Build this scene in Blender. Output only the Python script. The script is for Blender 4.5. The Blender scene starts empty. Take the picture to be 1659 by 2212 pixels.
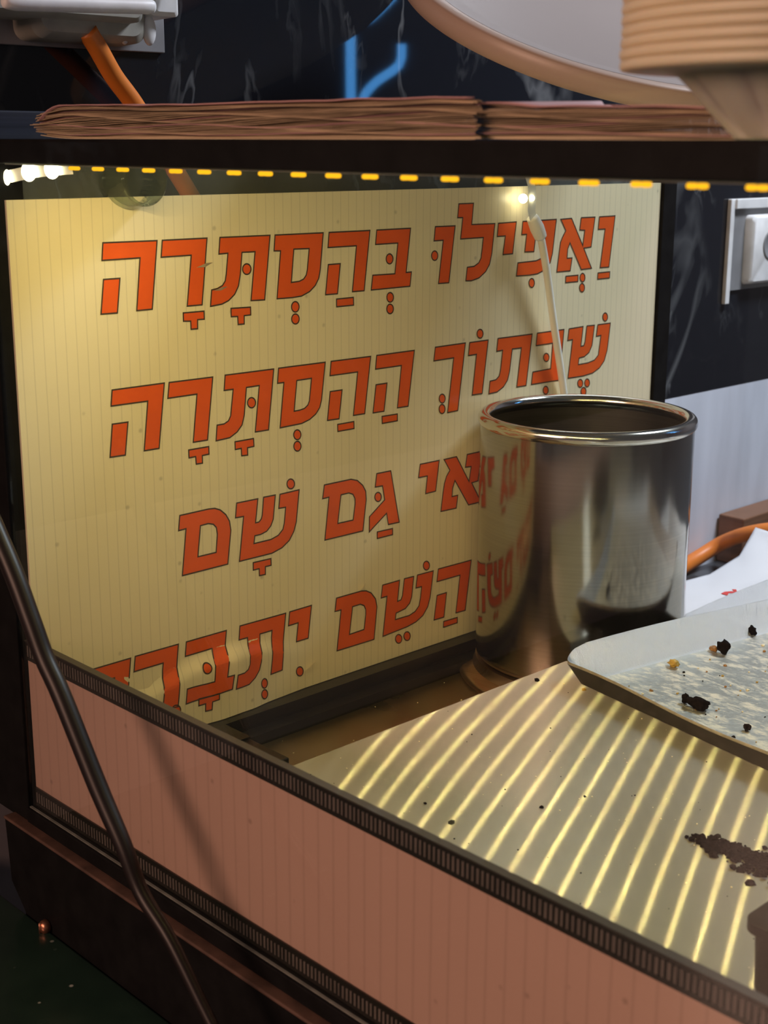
import bpy, bmesh, math, random
import numpy as np
from mathutils import Vector, Matrix, noise as mnoise
from mathutils.geometry import tessellate_polygon

random.seed(7)
SC = bpy.context.scene
COL = SC.collection
PI = math.pi
LIFT = 1.45            # everything is built with z = 0 at the top of the case and lifted to its real height at the end

# ------------------------------------------------------------------ camera
CX, CY = 829.5, 1106.0
VL, VR = (-2155, 298), (4109, 322)     # where the case's two horizontal directions run to
F = math.sqrt(-((VL[0]-CX)*(VR[0]-CX)+(VL[1]-CY)*(VR[1]-CY)))
def _cd(p):
    v = np.array([p[0]-CX, -(p[1]-CY), -F]); return v/np.linalg.norm(v)
_X = -_cd(VL); _Y = _cd(VR); _Z = np.cross(_X, _Y); _Z /= np.linalg.norm(_Z)
ROT = np.array([_X, _Y, _Z])
EYE = np.array([0.86, -0.55, 0.0])
def ray(p): return ROT @ np.array([p[0]-CX, -(p[1]-CY), -F])/F
def onx(p, x): d = ray(p); return Vector(EYE+d*(x-EYE[0])/d[0])
def ony(p, y): d = ray(p); return Vector(EYE+d*(y-EYE[1])/d[1])
def onz(p, z): d = ray(p); return Vector(EYE+d*(z-EYE[2])/d[2])
def atd(p, t): return Vector(EYE+ray(p)*t)

cam_data = bpy.data.cameras.new('camera')
cam = bpy.data.objects.new('camera', cam_data); COL.objects.link(cam)
M4 = Matrix.Identity(4)
for i in range(3):
    for j in range(3): M4[i][j] = float(ROT[i, j])
M4.translation = Vector(EYE)
cam.matrix_world = M4
cam_data.sensor_fit = 'HORIZONTAL'; cam_data.sensor_width = 36.0
cam_data.lens = F*36.0/1659.0
cam_data.clip_start = 0.02
cam_data.dof.use_dof = True; cam_data.dof.focus_distance = 1.10; cam_data.dof.aperture_fstop = 18.0
SC.camera = cam

# ------------------------------------------------------------------ view, world, lamps of the shop
SC.view_settings.view_transform = 'Standard'
SC.view_settings.look = 'None'
SC.view_settings.exposure = 0.0
SC.view_settings.gamma = 1.0
SC.view_settings.use_curve_mapping = False
SC.cycles.sample_clamp_indirect = 4.0
SC.cycles.max_bounces = 10
SC.cycles.transparent_max_bounces = 16
W = bpy.data.worlds.new('shop'); SC.world = W; W.use_nodes = True
bgn = W.node_tree.nodes['Background']
bgn.inputs[0].default_value = (0.75, 0.72, 0.74, 1); bgn.inputs[1].default_value = 0.07

def area(name, loc, target, size, power, color, sy=None):
    L = bpy.data.lights.new(name, 'AREA'); L.energy = power; L.color = color
    L.size = size
    if sy: L.shape = 'RECTANGLE'; L.size_y = sy
    o = bpy.data.objects.new(name, L); COL.objects.link(o)
    o.location = loc
    o.rotation_euler = (Vector(target)-Vector(loc)).to_track_quat('-Z', 'Y').to_euler()
    return o
PINK_W, COOL_W, LED_W = 46.0, 32.0, .069
area('pink_shop_lamp', (-0.12, -2.0, 0.45), (0.5, 0.0, -0.1), 1.7, PINK_W, (1.0, 0.58, 0.42), 0.5)
area('cool_kitchen_lamp', (0.52, 1.22, 1.05), (-0.1, 1.05, -0.45), 0.5, COOL_W, (0.86, 0.90, 1.0), 0.25)

# ------------------------------------------------------------------ materials
def newmat(name):
    m = bpy.data.materials.new(name); m.use_nodes = True
    return m, m.node_tree.nodes, m.node_tree.links, m.node_tree.nodes['Principled BSDF']
def mat(name, col, rough=0.5, metal=0.0, var=0.0, vscale=20.0, bump=0.0, bscale=60.0, spec=None, coat=0.0, emit=None, es=0.0, stretch=None, rvar=0.0):
    m, N, L, B = newmat(name)
    B.inputs['Base Color'].default_value = (*col, 1)
    B.inputs['Roughness'].default_value = rough
    B.inputs['Metallic'].default_value = metal
    if spec is not None: B.inputs['Specular IOR Level'].default_value = spec
    if coat: B.inputs['Coat Weight'].default_value = coat
    if emit: B.inputs['Emission Color'].default_value = (*emit, 1); B.inputs['Emission Strength'].default_value = es
    tc = N.new('ShaderNodeTexCoord'); src = tc.outputs['Object']
    if stretch:
        mp = N.new('ShaderNodeMapping'); mp.inputs['Scale'].default_value = stretch
        L.new(src, mp.inputs['Vector']); src = mp.outputs['Vector']
    if var or rvar:
        n = N.new('ShaderNodeTexNoise'); n.inputs['Scale'].default_value = vscale; n.inputs['Detail'].default_value = 6
        L.new(src, n.inputs['Vector'])
        if var:
            r = N.new('ShaderNodeMapRange'); r.inputs['From Min'].default_value = .3; r.inputs['From Max'].default_value = .7
            r.inputs['To Min'].default_value = 1-var; r.inputs['To Max'].default_value = 1+var
            L.new(n.outputs['Fac'], r.inputs['Value'])
            mx = N.new('ShaderNodeVectorMath'); mx.operation = 'SCALE'; mx.inputs[0].default_value = col
            L.new(r.outputs['Result'], mx.inputs['Scale']); L.new(mx.outputs['Vector'], B.inputs['Base Color'])
        if rvar:
            r = N.new('ShaderNodeMapRange'); r.inputs['From Min'].default_value = .3; r.inputs['From Max'].default_value = .7
            r.inputs['To Min'].default_value = max(0, rough-rvar); r.inputs['To Max'].default_value = rough+rvar
            L.new(n.outputs['Fac'], r.inputs['Value']); L.new(r.outputs['Result'], B.inputs['Roughness'])
    if bump:
        n2 = N.new('ShaderNodeTexNoise'); n2.inputs['Scale'].default_value = bscale; n2.inputs['Detail'].default_value = 4
        L.new(src, n2.inputs['Vector'])
        b = N.new('ShaderNodeBump'); b.inputs['Strength'].default_value = bump; b.inputs['Distance'].default_value = 0.001
        L.new(n2.outputs['Fac'], b.inputs['Height']); L.new(b.outputs['Normal'], B.inputs['Normal'])
    return m
def glowmat(name, col, s):
    m, N, L, B = newmat(name)
    e = N.new('ShaderNodeEmission'); e.inputs[0].default_value = (*col, 1); e.inputs[1].default_value = s
    L.new(e.outputs[0], N['Material Output'].inputs['Surface']); N.remove(B)
    return m
def glassmat(name, tint=(1, 1, 1), dust=0.0, refl=1.0):
    # clear pane: lets light straight through, mirrors by Fresnel, a film of dust on it
    m, N, L, B = newmat(name)
    t = N.new('ShaderNodeBsdfTransparent'); t.inputs[0].default_value = (*tint, 1)
    g = N.new('ShaderNodeBsdfGlossy'); g.inputs['Roughness'].default_value = 0.02
    fr = N.new('ShaderNodeLayerWeight'); fr.inputs[0].default_value = .5
    pw = N.new('ShaderNodeMath'); pw.operation = 'POWER'; pw.inputs[1].default_value = 5; L.new(fr.outputs['Facing'], pw.inputs[0])
    mu = N.new('ShaderNodeMath'); mu.operation = 'MULTIPLY_ADD'; mu.inputs[1].default_value = .96*refl; mu.inputs[2].default_value = .04*refl
    L.new(pw.outputs[0], mu.inputs[0])
    mx = N.new('ShaderNodeMixShader'); L.new(mu.outputs[0], mx.inputs[0]); L.new(t.outputs[0], mx.inputs[1]); L.new(g.outputs[0], mx.inputs[2])
    out = mx
    if dust:
        d = N.new('ShaderNodeBsdfDiffuse'); d.inputs[0].default_value = (.8, .82, .78, 1)
        tc = N.new('ShaderNodeTexCoord'); n = N.new('ShaderNodeTexNoise'); n.inputs['Scale'].default_value = 9; n.inputs['Detail'].default_value = 8
        L.new(tc.outputs['Object'], n.inputs['Vector'])
        r = N.new('ShaderNodeMapRange'); r.inputs['To Min'].default_value = 0.0; r.inputs['To Max'].default_value = dust*2
        L.new(n.outputs['Fac'], r.inputs['Value'])
        m2 = N.new('ShaderNodeMixShader'); L.new(r.outputs[0], m2.inputs[0]); L.new(mx.outputs[0], m2.inputs[1]); L.new(d.outputs[0], m2.inputs[2]); out = m2
    L.new(out.outputs[0], N['Material Output'].inputs['Surface']); N.remove(B)
    return m
def stripemat(name, base, axis, pitch, line=0.10, dark=0.86, rough=0.35, mottle=0.04, spec=0.4, zmask=None):
    # twin-wall sheet: thin darker flute lines along z
    m, N, L, B = newmat(name)
    tc = N.new('ShaderNodeTexCoord'); sx = N.new('ShaderNodeSeparateXYZ'); L.new(tc.outputs['Object'], sx.inputs[0])
    dv = N.new('ShaderNodeMath'); dv.operation = 'DIVIDE'; dv.inputs[1].default_value = pitch; L.new(sx.outputs[axis], dv.inputs[0])
    nz = N.new('ShaderNodeTexNoise'); nz.inputs['Scale'].default_value = 14; L.new(tc.outputs['Object'], nz.inputs['Vector'])
    ad = N.new('ShaderNodeMath'); ad.operation = 'MULTIPLY_ADD'; ad.inputs[1].default_value = .12; L.new(nz.outputs['Fac'], ad.inputs[0]); L.new(dv.outputs[0], ad.inputs[2])
    fr = N.new('ShaderNodeMath'); fr.operation = 'FRACT'; L.new(ad.outputs[0], fr.inputs[0])
    pp = N.new('ShaderNodeMath'); pp.operation = 'PINGPONG'; pp.inputs[1].default_value = .5; L.new(fr.outputs[0], pp.inputs[0])
    mr = N.new('ShaderNodeMapRange'); mr.interpolation_type = 'SMOOTHSTEP'
    mr.inputs['From Min'].default_value = 0; mr.inputs['From Max'].default_value = line; mr.inputs['To Min'].default_value = dark; mr.inputs['To Max'].default_value = 1
    L.new(pp.outputs[0], mr.inputs['Value'])
    n = N.new('ShaderNodeTexNoise'); n.inputs['Scale'].default_value = 6; n.inputs['Detail'].default_value = 7; L.new(tc.outputs['Object'], n.inputs['Vector'])
    m2 = N.new('ShaderNodeMapRange'); m2.inputs['From Min'].default_value = .3; m2.inputs['From Max'].default_value = .7
    m2.inputs['To Min'].default_value = 1-mottle; m2.inputs['To Max'].default_value = 1+mottle; L.new(n.outputs['Fac'], m2.inputs['Value'])
    sp = N.new('ShaderNodeTexVoronoi'); sp.inputs['Scale'].default_value = 38; L.new(tc.outputs['Object'], sp.inputs['Vector'])   # specks of dirt
    m3 = N.new('ShaderNodeMapRange'); m3.inputs['From Min'].default_value = .03; m3.inputs['From Max'].default_value = .09; m3.inputs['To Min'].default_value = .72; m3.inputs['To Max'].default_value = 1
    L.new(sp.outputs['Distance'], m3.inputs['Value'])
    a = N.new('ShaderNodeMath'); a.operation = 'MULTIPLY'; L.new(mr.outputs[0], a.inputs[0]); L.new(m2.outputs[0], a.inputs[1])
    a2 = N.new('ShaderNodeMath'); a2.operation = 'MULTIPLY'; L.new(a.outputs[0], a2.inputs[0]); L.new(m3.outputs[0], a2.inputs[1])
    v = N.new('ShaderNodeVectorMath'); v.operation = 'SCALE'; v.inputs[0].default_value = base; L.new(a2.outputs[0], v.inputs['Scale'])
    L.new(v.outputs['Vector'], B.inputs['Base Color'])
    B.inputs['Roughness'].default_value = rough; B.inputs['Specular IOR Level'].default_value = spec
    return m
def marblemat():
    m, N, L, B = newmat('dark_marble')
    tc = N.new('ShaderNodeTexCoord')
    out = None
    for sc, wd, st, off in ((3.6, .020, .42, 0.0), (8.0, .012, .32, 5.0), (15.0, .030, .12, 11.0)):
        mp = N.new('ShaderNodeMapping'); mp.inputs['Location'].default_value = (off, off, off); mp.inputs['Rotation'].default_value = (.6, .2, .3)
        mp.inputs['Scale'].default_value = (1, 1, .55)
        L.new(tc.outputs['Object'], mp.inputs['Vector'])
        n = N.new('ShaderNodeTexNoise'); n.inputs['Scale'].default_value = sc; n.inputs['Detail'].default_value = 5; n.inputs['Distortion'].default_value = .6
        L.new(mp.outputs[0], n.inputs['Vector'])
        s = N.new('ShaderNodeMath'); s.operation = 'SUBTRACT'; s.inputs[1].default_value = .5; L.new(n.outputs['Fac'], s.inputs[0])
        ab = N.new('ShaderNodeMath'); ab.operation = 'ABSOLUTE'; L.new(s.outputs[0], ab.inputs[0])
        r = N.new('ShaderNodeMapRange'); r.inputs['From Min'].default_value = 0; r.inputs['From Max'].default_value = wd; r.inputs['To Min'].default_value = st; r.inputs['To Max'].default_value = 0
        L.new(ab.outputs[0], r.inputs['Value'])
        g = N.new('ShaderNodeTexNoise'); g.inputs['Scale'].default_value = sc*1.3; L.new(mp.outputs[0], g.inputs['Vector'])
        gm = N.new('ShaderNodeMapRange'); gm.inputs['From Min'].default_value = .5; gm.inputs['From Max'].default_value = .68; L.new(g.outputs['Fac'], gm.inputs['Value'])
        mu = N.new('ShaderNodeMath'); mu.operation = 'MULTIPLY'; L.new(r.outputs[0], mu.inputs[0]); L.new(gm.outputs[0], mu.inputs[1])
        if out is None: out = mu
        else:
            ad = N.new('ShaderNodeMath'); ad.operation = 'MAXIMUM'; L.new(out.outputs[0], ad.inputs[0]); L.new(mu.outputs[0], ad.inputs[1]); out = ad
    mx = N.new('ShaderNodeMix'); mx.data_type = 'RGBA'
    mx.inputs['A'].default_value = (.010, .012, .017, 1); mx.inputs['B'].default_value = (.34, .35, .36, 1)
    L.new(out.outputs[0], mx.inputs['Factor']); L.new(mx.outputs['Result'], B.inputs['Base Color'])
    B.inputs['Roughness'].default_value = .035
    return m
def graindmat():
    m, N, L, B = newmat('green_granite')
    tc = N.new('ShaderNodeTexCoord')
    v = N.new('ShaderNodeTexVoronoi'); v.inputs['Scale'].default_value = 55; L.new(tc.outputs['Object'], v.inputs['Vector'])
    r = N.new('ShaderNodeMapRange'); r.inputs['From Min'].default_value = .05; r.inputs['From Max'].default_value = .10; r.inputs['To Min'].default_value = 1; r.inputs['To Max'].default_value = 0
    L.new(v.outputs['Distance'], r.inputs['Value'])
    sx = N.new('ShaderNodeSeparateColor'); L.new(v.outputs['Color'], sx.inputs[0])
    p = N.new('ShaderNodeMath'); p.operation = 'POWER'; p.inputs[1].default_value = 3; L.new(sx.outputs[0], p.inputs[0])
    mu = N.new('ShaderNodeMath'); mu.operation = 'MULTIPLY'; L.new(r.outputs[0], mu.inputs[0]); L.new(p.outputs[0], mu.inputs[1])
    n = N.new('ShaderNodeTexNoise'); n.inputs['Scale'].default_value = 30; n.inputs['Detail'].default_value = 8; L.new(tc.outputs['Object'], n.inputs['Vector'])
    mx0 = N.new('ShaderNodeMix'); mx0.data_type = 'RGBA'; mx0.inputs['A'].default_value = (.006, .018, .014, 1); mx0.inputs['B'].default_value = (.022, .048, .036, 1)
    L.new(n.outputs['Fac'], mx0.inputs['Factor'])
    mx = N.new('ShaderNodeMix'); mx.data_type = 'RGBA'; mx.inputs['B'].default_value = (.55, .6, .55, 1)
    L.new(mx0.outputs['Result'], mx.inputs['A']); L.new(mu.outputs[0], mx.inputs['Factor'])
    L.new(mx.outputs['Result'], B.inputs['Base Color']); B.inputs['Roughness'].default_value = .22
    return m
def brushedmat(name, col, rough, aniso, rot=0.0, var=.1, smudge=.06, uv=True, scale=(2, 260, 1)):
    m, N, L, B = newmat(name)
    B.inputs['Metallic'].default_value = 1; B.inputs['Roughness'].default_value = rough
    B.inputs['Anisotropic'].default_value = aniso; B.inputs['Anisotropic Rotation'].default_value = rot
    if uv:
        t = N.new('ShaderNodeTangent'); t.direction_type = 'UV_MAP'; t.uv_map = 'UVMap'; L.new(t.outputs[0], B.inputs['Tangent'])
    tc = N.new('ShaderNodeTexCoord')
    mp = N.new('ShaderNodeMapping'); mp.inputs['Scale'].default_value = scale; L.new(tc.outputs['Object'], mp.inputs['Vector'])
    n = N.new('ShaderNodeTexNoise'); n.inputs['Scale'].default_value = 3; n.inputs['Detail'].default_value = 5; L.new(mp.outputs[0], n.inputs['Vector'])
    n2 = N.new('ShaderNodeTexNoise'); n2.inputs['Scale'].default_value = 11; n2.inputs['Detail'].default_value = 8; L.new(tc.outputs['Object'], n2.inputs['Vector'])
    a = N.new('ShaderNodeMath'); a.operation = 'ADD'; L.new(n.outputs['Fac'], a.inputs[0]); L.new(n2.outputs['Fac'], a.inputs[1])
    r = N.new('ShaderNodeMapRange'); r.inputs['From Min'].default_value = .7; r.inputs['From Max'].default_value = 1.3; r.inputs['To Min'].default_value = 1-var; r.inputs['To Max'].default_value = 1+var
    L.new(a.outputs[0], r.inputs['Value'])
    v = N.new('ShaderNodeVectorMath'); v.operation = 'SCALE'; v.inputs[0].default_value = col; L.new(r.outputs[0], v.inputs['Scale']); L.new(v.outputs['Vector'], B.inputs['Base Color'])
    r2 = N.new('ShaderNodeMapRange'); r2.inputs['From Min'].default_value = .35; r2.inputs['From Max'].default_value = .7; r2.inputs['To Min'].default_value = rough; r2.inputs['To Max'].default_value = rough+smudge
    L.new(n2.outputs['Fac'], r2.inputs['Value']); L.new(r2.outputs[0], B.inputs['Roughness'])
    return m
SCR_ROT, SCR_R1, SCR_R2 = 0.0, 0.205, 0.42
def scratchedmat():
    # stainless sheet: scratched along x, so each lamp is drawn out into a long glint; a film of grease and flour dulls it
    m, N, L, B = newmat('scratched_stainless')
    t = N.new('ShaderNodeTangent'); t.direction_type = 'UV_MAP'; t.uv_map = 'UVMap'
    tc = N.new('ShaderNodeTexCoord')
    n2 = N.new('ShaderNodeTexNoise'); n2.inputs['Scale'].default_value = 14; n2.inputs['Detail'].default_value = 8; L.new(tc.outputs['Object'], n2.inputs['Vector'])
    r = N.new('ShaderNodeMapRange'); r.inputs['From Min'].default_value = .3; r.inputs['From Max'].default_value = .7; r.inputs['To Min'].default_value = .85; r.inputs['To Max'].default_value = 1.12
    L.new(n2.outputs['Fac'], r.inputs['Value'])
    v = N.new('ShaderNodeVectorMath'); v.operation = 'SCALE'; v.inputs[0].default_value = (.60, .58, .53); L.new(r.outputs[0], v.inputs['Scale'])
    def an(rough, aniso):
        a = N.new('ShaderNodeBsdfAnisotropic'); a.inputs['Roughness'].default_value = rough; a.inputs['Anisotropy'].default_value = aniso
        a.inputs['Rotation'].default_value = SCR_ROT
        L.new(t.outputs[0], a.inputs['Tangent']); L.new(v.outputs['Vector'], a.inputs['Color']); return a
    a1 = an(SCR_R1, .947); a2 = an(SCR_R2, .3)
    mx = N.new('ShaderNodeMixShader'); mx.inputs[0].default_value = .30; L.new(a1.outputs[0], mx.inputs[1]); L.new(a2.outputs[0], mx.inputs[2])
    d = N.new('ShaderNodeBsdfDiffuse'); d.inputs[0].default_value = (.66, .62, .50, 1)
    m2 = N.new('ShaderNodeMixShader'); m2.inputs[0].default_value = .24; L.new(mx.outputs[0], m2.inputs[1]); L.new(d.outputs[0], m2.inputs[2])
    L.new(m2.outputs[0], N['Material Output'].inputs['Surface']); N.remove(B)
    return m
def flourmat(name, base, metal, rough, cover, fcol=(.78, .74, .64), scale=26, bs=.5, fw=.09):
    # metal with a broken dusting of flour
    m, N, L, B = newmat(name)
    tc = N.new('ShaderNodeTexCoord')
    mp = N.new('ShaderNodeMapping'); mp.inputs['Scale'].default_value = (1.0, 2.1, 1.0); mp.inputs['Rotation'].default_value = (0, 0, .75); L.new(tc.outputs['Object'], mp.inputs['Vector'])
    n = N.new('ShaderNodeTexNoise'); n.inputs['Scale'].default_value = scale; n.inputs['Detail'].default_value = 10; n.inputs['Roughness'].default_value = .80; L.new(mp.outputs[0], n.inputs['Vector'])
    r = N.new('ShaderNodeMapRange'); r.interpolation_type = 'SMOOTHSTEP'; r.inputs['From Min'].default_value = cover; r.inputs['From Max'].default_value = cover+fw; L.new(n.outputs['Fac'], r.inputs['Value'])
    g = N.new('ShaderNodeTexNoise'); g.inputs['Scale'].default_value = 420; g.inputs['Detail'].default_value = 3; L.new(tc.outputs['Object'], g.inputs['Vector'])
    gr = N.new('ShaderNodeMapRange'); gr.inputs['From Min'].default_value = .62; gr.inputs['From Max'].default_value = .70; gr.inputs['To Max'].default_value = .8; L.new(g.outputs['Fac'], gr.inputs['Value'])
    mxm = N.new('ShaderNodeMath'); mxm.operation = 'MAXIMUM'; L.new(r.outputs[0], mxm.inputs[0]); L.new(gr.outputs[0], mxm.inputs[1])
    mx = N.new('ShaderNodeMix'); mx.data_type = 'RGBA'; mx.inputs['A'].default_value = (*base, 1); mx.inputs['B'].default_value = (*fcol, 1)
    L.new(mxm.outputs[0], mx.inputs['Factor']); L.new(mx.outputs['Result'], B.inputs['Base Color'])
    mm = N.new('ShaderNodeMapRange'); mm.inputs['To Min'].default_value = metal; mm.inputs['To Max'].default_value = 0; L.new(mxm.outputs[0], mm.inputs['Value']); L.new(mm.outputs[0], B.inputs['Metallic'])
    rr = N.new('ShaderNodeMapRange'); rr.inputs['To Min'].default_value = rough; rr.inputs['To Max'].default_value = .9; L.new(mxm.outputs[0], rr.inputs['Value']); L.new(rr.outputs[0], B.inputs['Roughness'])
    b = N.new('ShaderNodeBump'); b.inputs['Strength'].default_value = bs; b.inputs['Distance'].default_value = .0012; L.new(n.outputs['Fac'], b.inputs['Height']); L.new(b.outputs[0], B.inputs['Normal'])
    return m

M = {}
M['marble'] = marblemat()
M['paint'] = mat('white_wall_paint', (.66, .70, .80), .55, var=.14, vscale=9, stretch=(1, 2.2, .45))  # upright streaks in the colour stand in for faint cable shadows
M['shadepaint'] = mat('white_paint_in_shade', (.40, .37, .40), .6, var=.08, vscale=6)  # white wall greyed in its colour to stand for shade
M['floor'] = mat('grey_floor_tile', (.12, .12, .125), .4, var=.2, vscale=8)
M['black'] = mat('black_anodised', (.008, .008, .0085), .6, var=.25, vscale=60, spec=.06)
M['blackp'] = mat('black_plastic', (.009, .0095, .009), .38, var=.3, vscale=40, bump=.2, bscale=200)
M['railside'] = mat('blue_black_extrusion', (.03, .036, .055), .3, var=.3, vscale=3, stretch=(1, 1, 120))
M['gasket'] = mat('grey_gasket', (.16, .17, .15), .5, var=.3, vscale=80)
M['brownpan'] = mat('stained_steel_pan', (.30, .235, .16), .30, metal=.9, var=.3, vscale=9, rvar=.1, bump=.15, bscale=90)
M['granite'] = graindmat()
M['ledge'] = mat('dusty_brown_ledge', (.085, .045, .033), .6, var=.35, vscale=60, bump=.3, bscale=150)
M['copper'] = mat('copper_knob', (.5, .22, .14), .35, metal=.9, var=.2, vscale=90)
M['sign'] = stripemat('cream_twinwall_sign', (.82, .73, .52), 'Y', .0086, line=.09, dark=.84, rough=.32)
M['panel'] = stripemat('pink_twinwall_panel', (.53, .345, .285), 'X', .0128, line=.13, dark=.88, rough=.30, mottle=.03)
M['orange'] = mat('orange_print', (.80, .115, .018), .34, var=.06, vscale=30, spec=.4)
M['outline'] = mat('dark_print_outline', (.07, .045, .03), .4)
M['frit'] = mat('black_frit', (.014, .011, .010), .25, var=.2, vscale=40)
M['tick'] = mat('grey_frit_tick', (.13, .108, .10), .3, var=.25, vscale=40)
M['steel'] = brushedmat('stainless_pot', (.38, .365, .33), .10, 0.0, var=.10, smudge=.10, uv=False, scale=(1, 1, 200))
M['rimsteel'] = brushedmat('polished_rim', (.68, .66, .62), .12, 0, var=.06, smudge=.08, uv=False)
M['potin'] = brushedmat('brushed_pot_inside', (.30, .29, .25), .28, .6, var=.15, smudge=.1, uv=False, scale=(1, 1, 240))
M['basering'] = brushedmat('tarnished_ring', (.52, .40, .30), .30, 0, var=.2, smudge=.15, uv=False)
M['sheet'] = scratchedmat()
M['tray'] = flourmat('floured_aluminium', (.46, .46, .43), .75, .42, .485, fcol=(.66, .62, .53), scale=40, fw=.11)
M['traywall'] = flourmat('aluminium_tray_wall', (.66, .66, .66), 1.0, .32, .55, fcol=(.70, .69, .66), scale=110, bs=1.0)
M['trayedge'] = mat('worn_tray_lip', (.72, .66, .52), .40, metal=.9, var=.25, vscale=120)
M['trayout'] = mat('tray_outside_in_shade', (.030, .027, .023), .5, metal=.5, var=.25, vscale=60)  # outer wall coloured dark to stand for the shade under the lip
M['crumb'] = mat('burnt_crumb', (.006, .0035, .003), .95, var=.5, vscale=300, bump=.6, bscale=500, spec=.05)
M['brownbit'] = mat('toasted_crumb', (.30, .14, .035), .6, var=.4, vscale=300)
M['yellowbit'] = mat('yellow_crumb', (.45, .28, .04), .5, var=.3, vscale=300)
M['palebit'] = mat('pale_crumb', (.75, .66, .45), .7, var=.2, vscale=300)
M['paperw'] = mat('white_paper', (.80, .80, .84), .6, var=.04, vscale=12)
M['redprint'] = mat('red_print', (.75, .06, .05), .5)
M['wood'] = mat('brown_wood', (.20, .095, .05), .5, var=.35, vscale=10, stretch=(1, 1, 14))
M['cableo'] = mat('orange_conduit', (.78, .22, .03), .42, var=.08, vscale=40)
M['slab'] = mat('grey_polished_slab', (.055, .062, .07), .12, var=.2, vscale=20)
M['plug'] = mat('worn_white_plastic', (.74, .74, .75), .45, var=.18, vscale=26, bump=.2, bscale=80)
M['plugd'] = mat('grimy_plastic', (.33, .32, .28), .55, var=.25, vscale=30)
M['plugr'] = mat('grey_recess', (.22, .22, .23), .6, var=.15, vscale=30)
M['paperedge'] = mat('wrapping_paper_edge', (.35, .27, .175), .8, var=.5, vscale=6, stretch=(3, 3, 260))
M['papertop'] = mat('pink_paper_face', (.46, .27, .27), .75, var=.12, vscale=8)
M['papery'] = mat('cream_paper', (.58, .48, .32), .75, var=.12, vscale=8)
M['bowl'] = mat('cream_bowl_plastic', (.70, .58, .41), .45, var=.03, vscale=20)
B_ = M['bowl'].node_tree.nodes['Principled BSDF']; B_.inputs['Subsurface Weight'].default_value = .6; B_.inputs['Subsurface Radius'].default_value = (1, .55, .3); B_.inputs['Subsurface Scale'].default_value = .03
M['dish'] = mat('pale_enamel', (.31, .265, .245), .42, var=.03, vscale=10)
M['dishchip'] = mat('pale_dish_rim', (.40, .30, .24), .4, var=.05, vscale=10)
M['rod'] = mat('dark_brown_rod', (.010, .0065, .007), .40, var=.2, spec=.3, vscale=20)
M['wirew'] = mat('white_cable', (.86, .85, .82), .45, var=.05, vscale=60)
M['tape'] = mat('led_tape', (.75, .74, .66), .4)
M['amber'] = glowmat('amber_led_case', (1.0, .47, .012), 1.5)
M['ledfront'] = glowmat('led_face_front', (1.0, .90, .55), 14.0)
M['fglass'] = glassmat('front_glass', (.97, .98, .97), dust=.0015)
M['eglass'] = glassmat('end_glass', (.90, .94, .91), dust=.05)
M['rglass'] = glassmat('roof_glass', (.93, .96, .94), dust=.01, refl=.5)
M['cup'] = glassmat('clear_cup', (.72, .76, .70), dust=.03)
M['bluelamp'] = glowmat('blue_led_tube', (.10, .42, 1.0), 10.0)
M['tub'] = mat('olive_black_tub', (.006, .006, .003), .6, var=.2, vscale=30, spec=.08)

# ------------------------------------------------------------------ builders
def finish(name, bm, mats, parent=None, smooth=False, base=None):
    me = bpy.data.meshes.new(name)
    bmesh.ops.recalc_face_normals(bm, faces=bm.faces)
    bm.to_mesh(me); bm.free()
    for m in (mats if isinstance(mats, (list, tuple)) else [mats]): me.materials.append(m)
    if smooth:
        for p in me.polygons: p.use_smooth = True
    o = bpy.data.objects.new(name, me); COL.objects.link(o)
    if parent is not None:
        org = PIVOT[parent.name]
        o.parent = parent
    else:
        co = np.array([v.co[:] for v in me.vertices]); lo, hi = co.min(0), co.max(0)
        org = Vector(((lo[0]+hi[0])/2, (lo[1]+hi[1])/2, lo[2])) if base is None else Vector(base)
        o.location = org
    me.transform(Matrix.Translation(-org))
    PIVOT[o.name] = org
    return o
PIVOT = {}
def tag(o, label, cat, group=None, kind=None):
    o['label'] = label; o['category'] = cat
    if group: o['group'] = group
    if kind: o['kind'] = kind
    return o
def thing(name, loc, label, cat, group=None):
    o = bpy.data.objects.new(name, None); COL.objects.link(o); o.location = loc; o.empty_display_size = .02
    PIVOT[o.name] = Vector(loc)
    return tag(o, label, cat, group)
def struct(o): o['kind'] = 'structure'; return o
def add_box(bm, lo, hi, mi=0, bev=0.0):
    r = bmesh.ops.create_cube(bm, size=1.0)
    vs = r['verts']
    for v in vs: v.co = Vector([(lo[i]+hi[i])/2+v.co[i]*(hi[i]-lo[i]) for i in range(3)])
    fs = {f for v in vs for f in v.link_faces}
    for f in fs: f.material_index = mi
    if bev:
        es = {e for v in vs for e in v.link_edges}
        r = bmesh.ops.bevel(bm, geom=list(es), offset=bev, segments=3, affect='EDGES', profile=.5)
        for f in r['faces']: f.material_index = mi
def boxobj(name, lo, hi, m, parent=None, bev=0.0, smooth=False):
    bm = bmesh.new(); add_box(bm, lo, hi, 0, bev); return finish(name, bm, m, parent)
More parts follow.
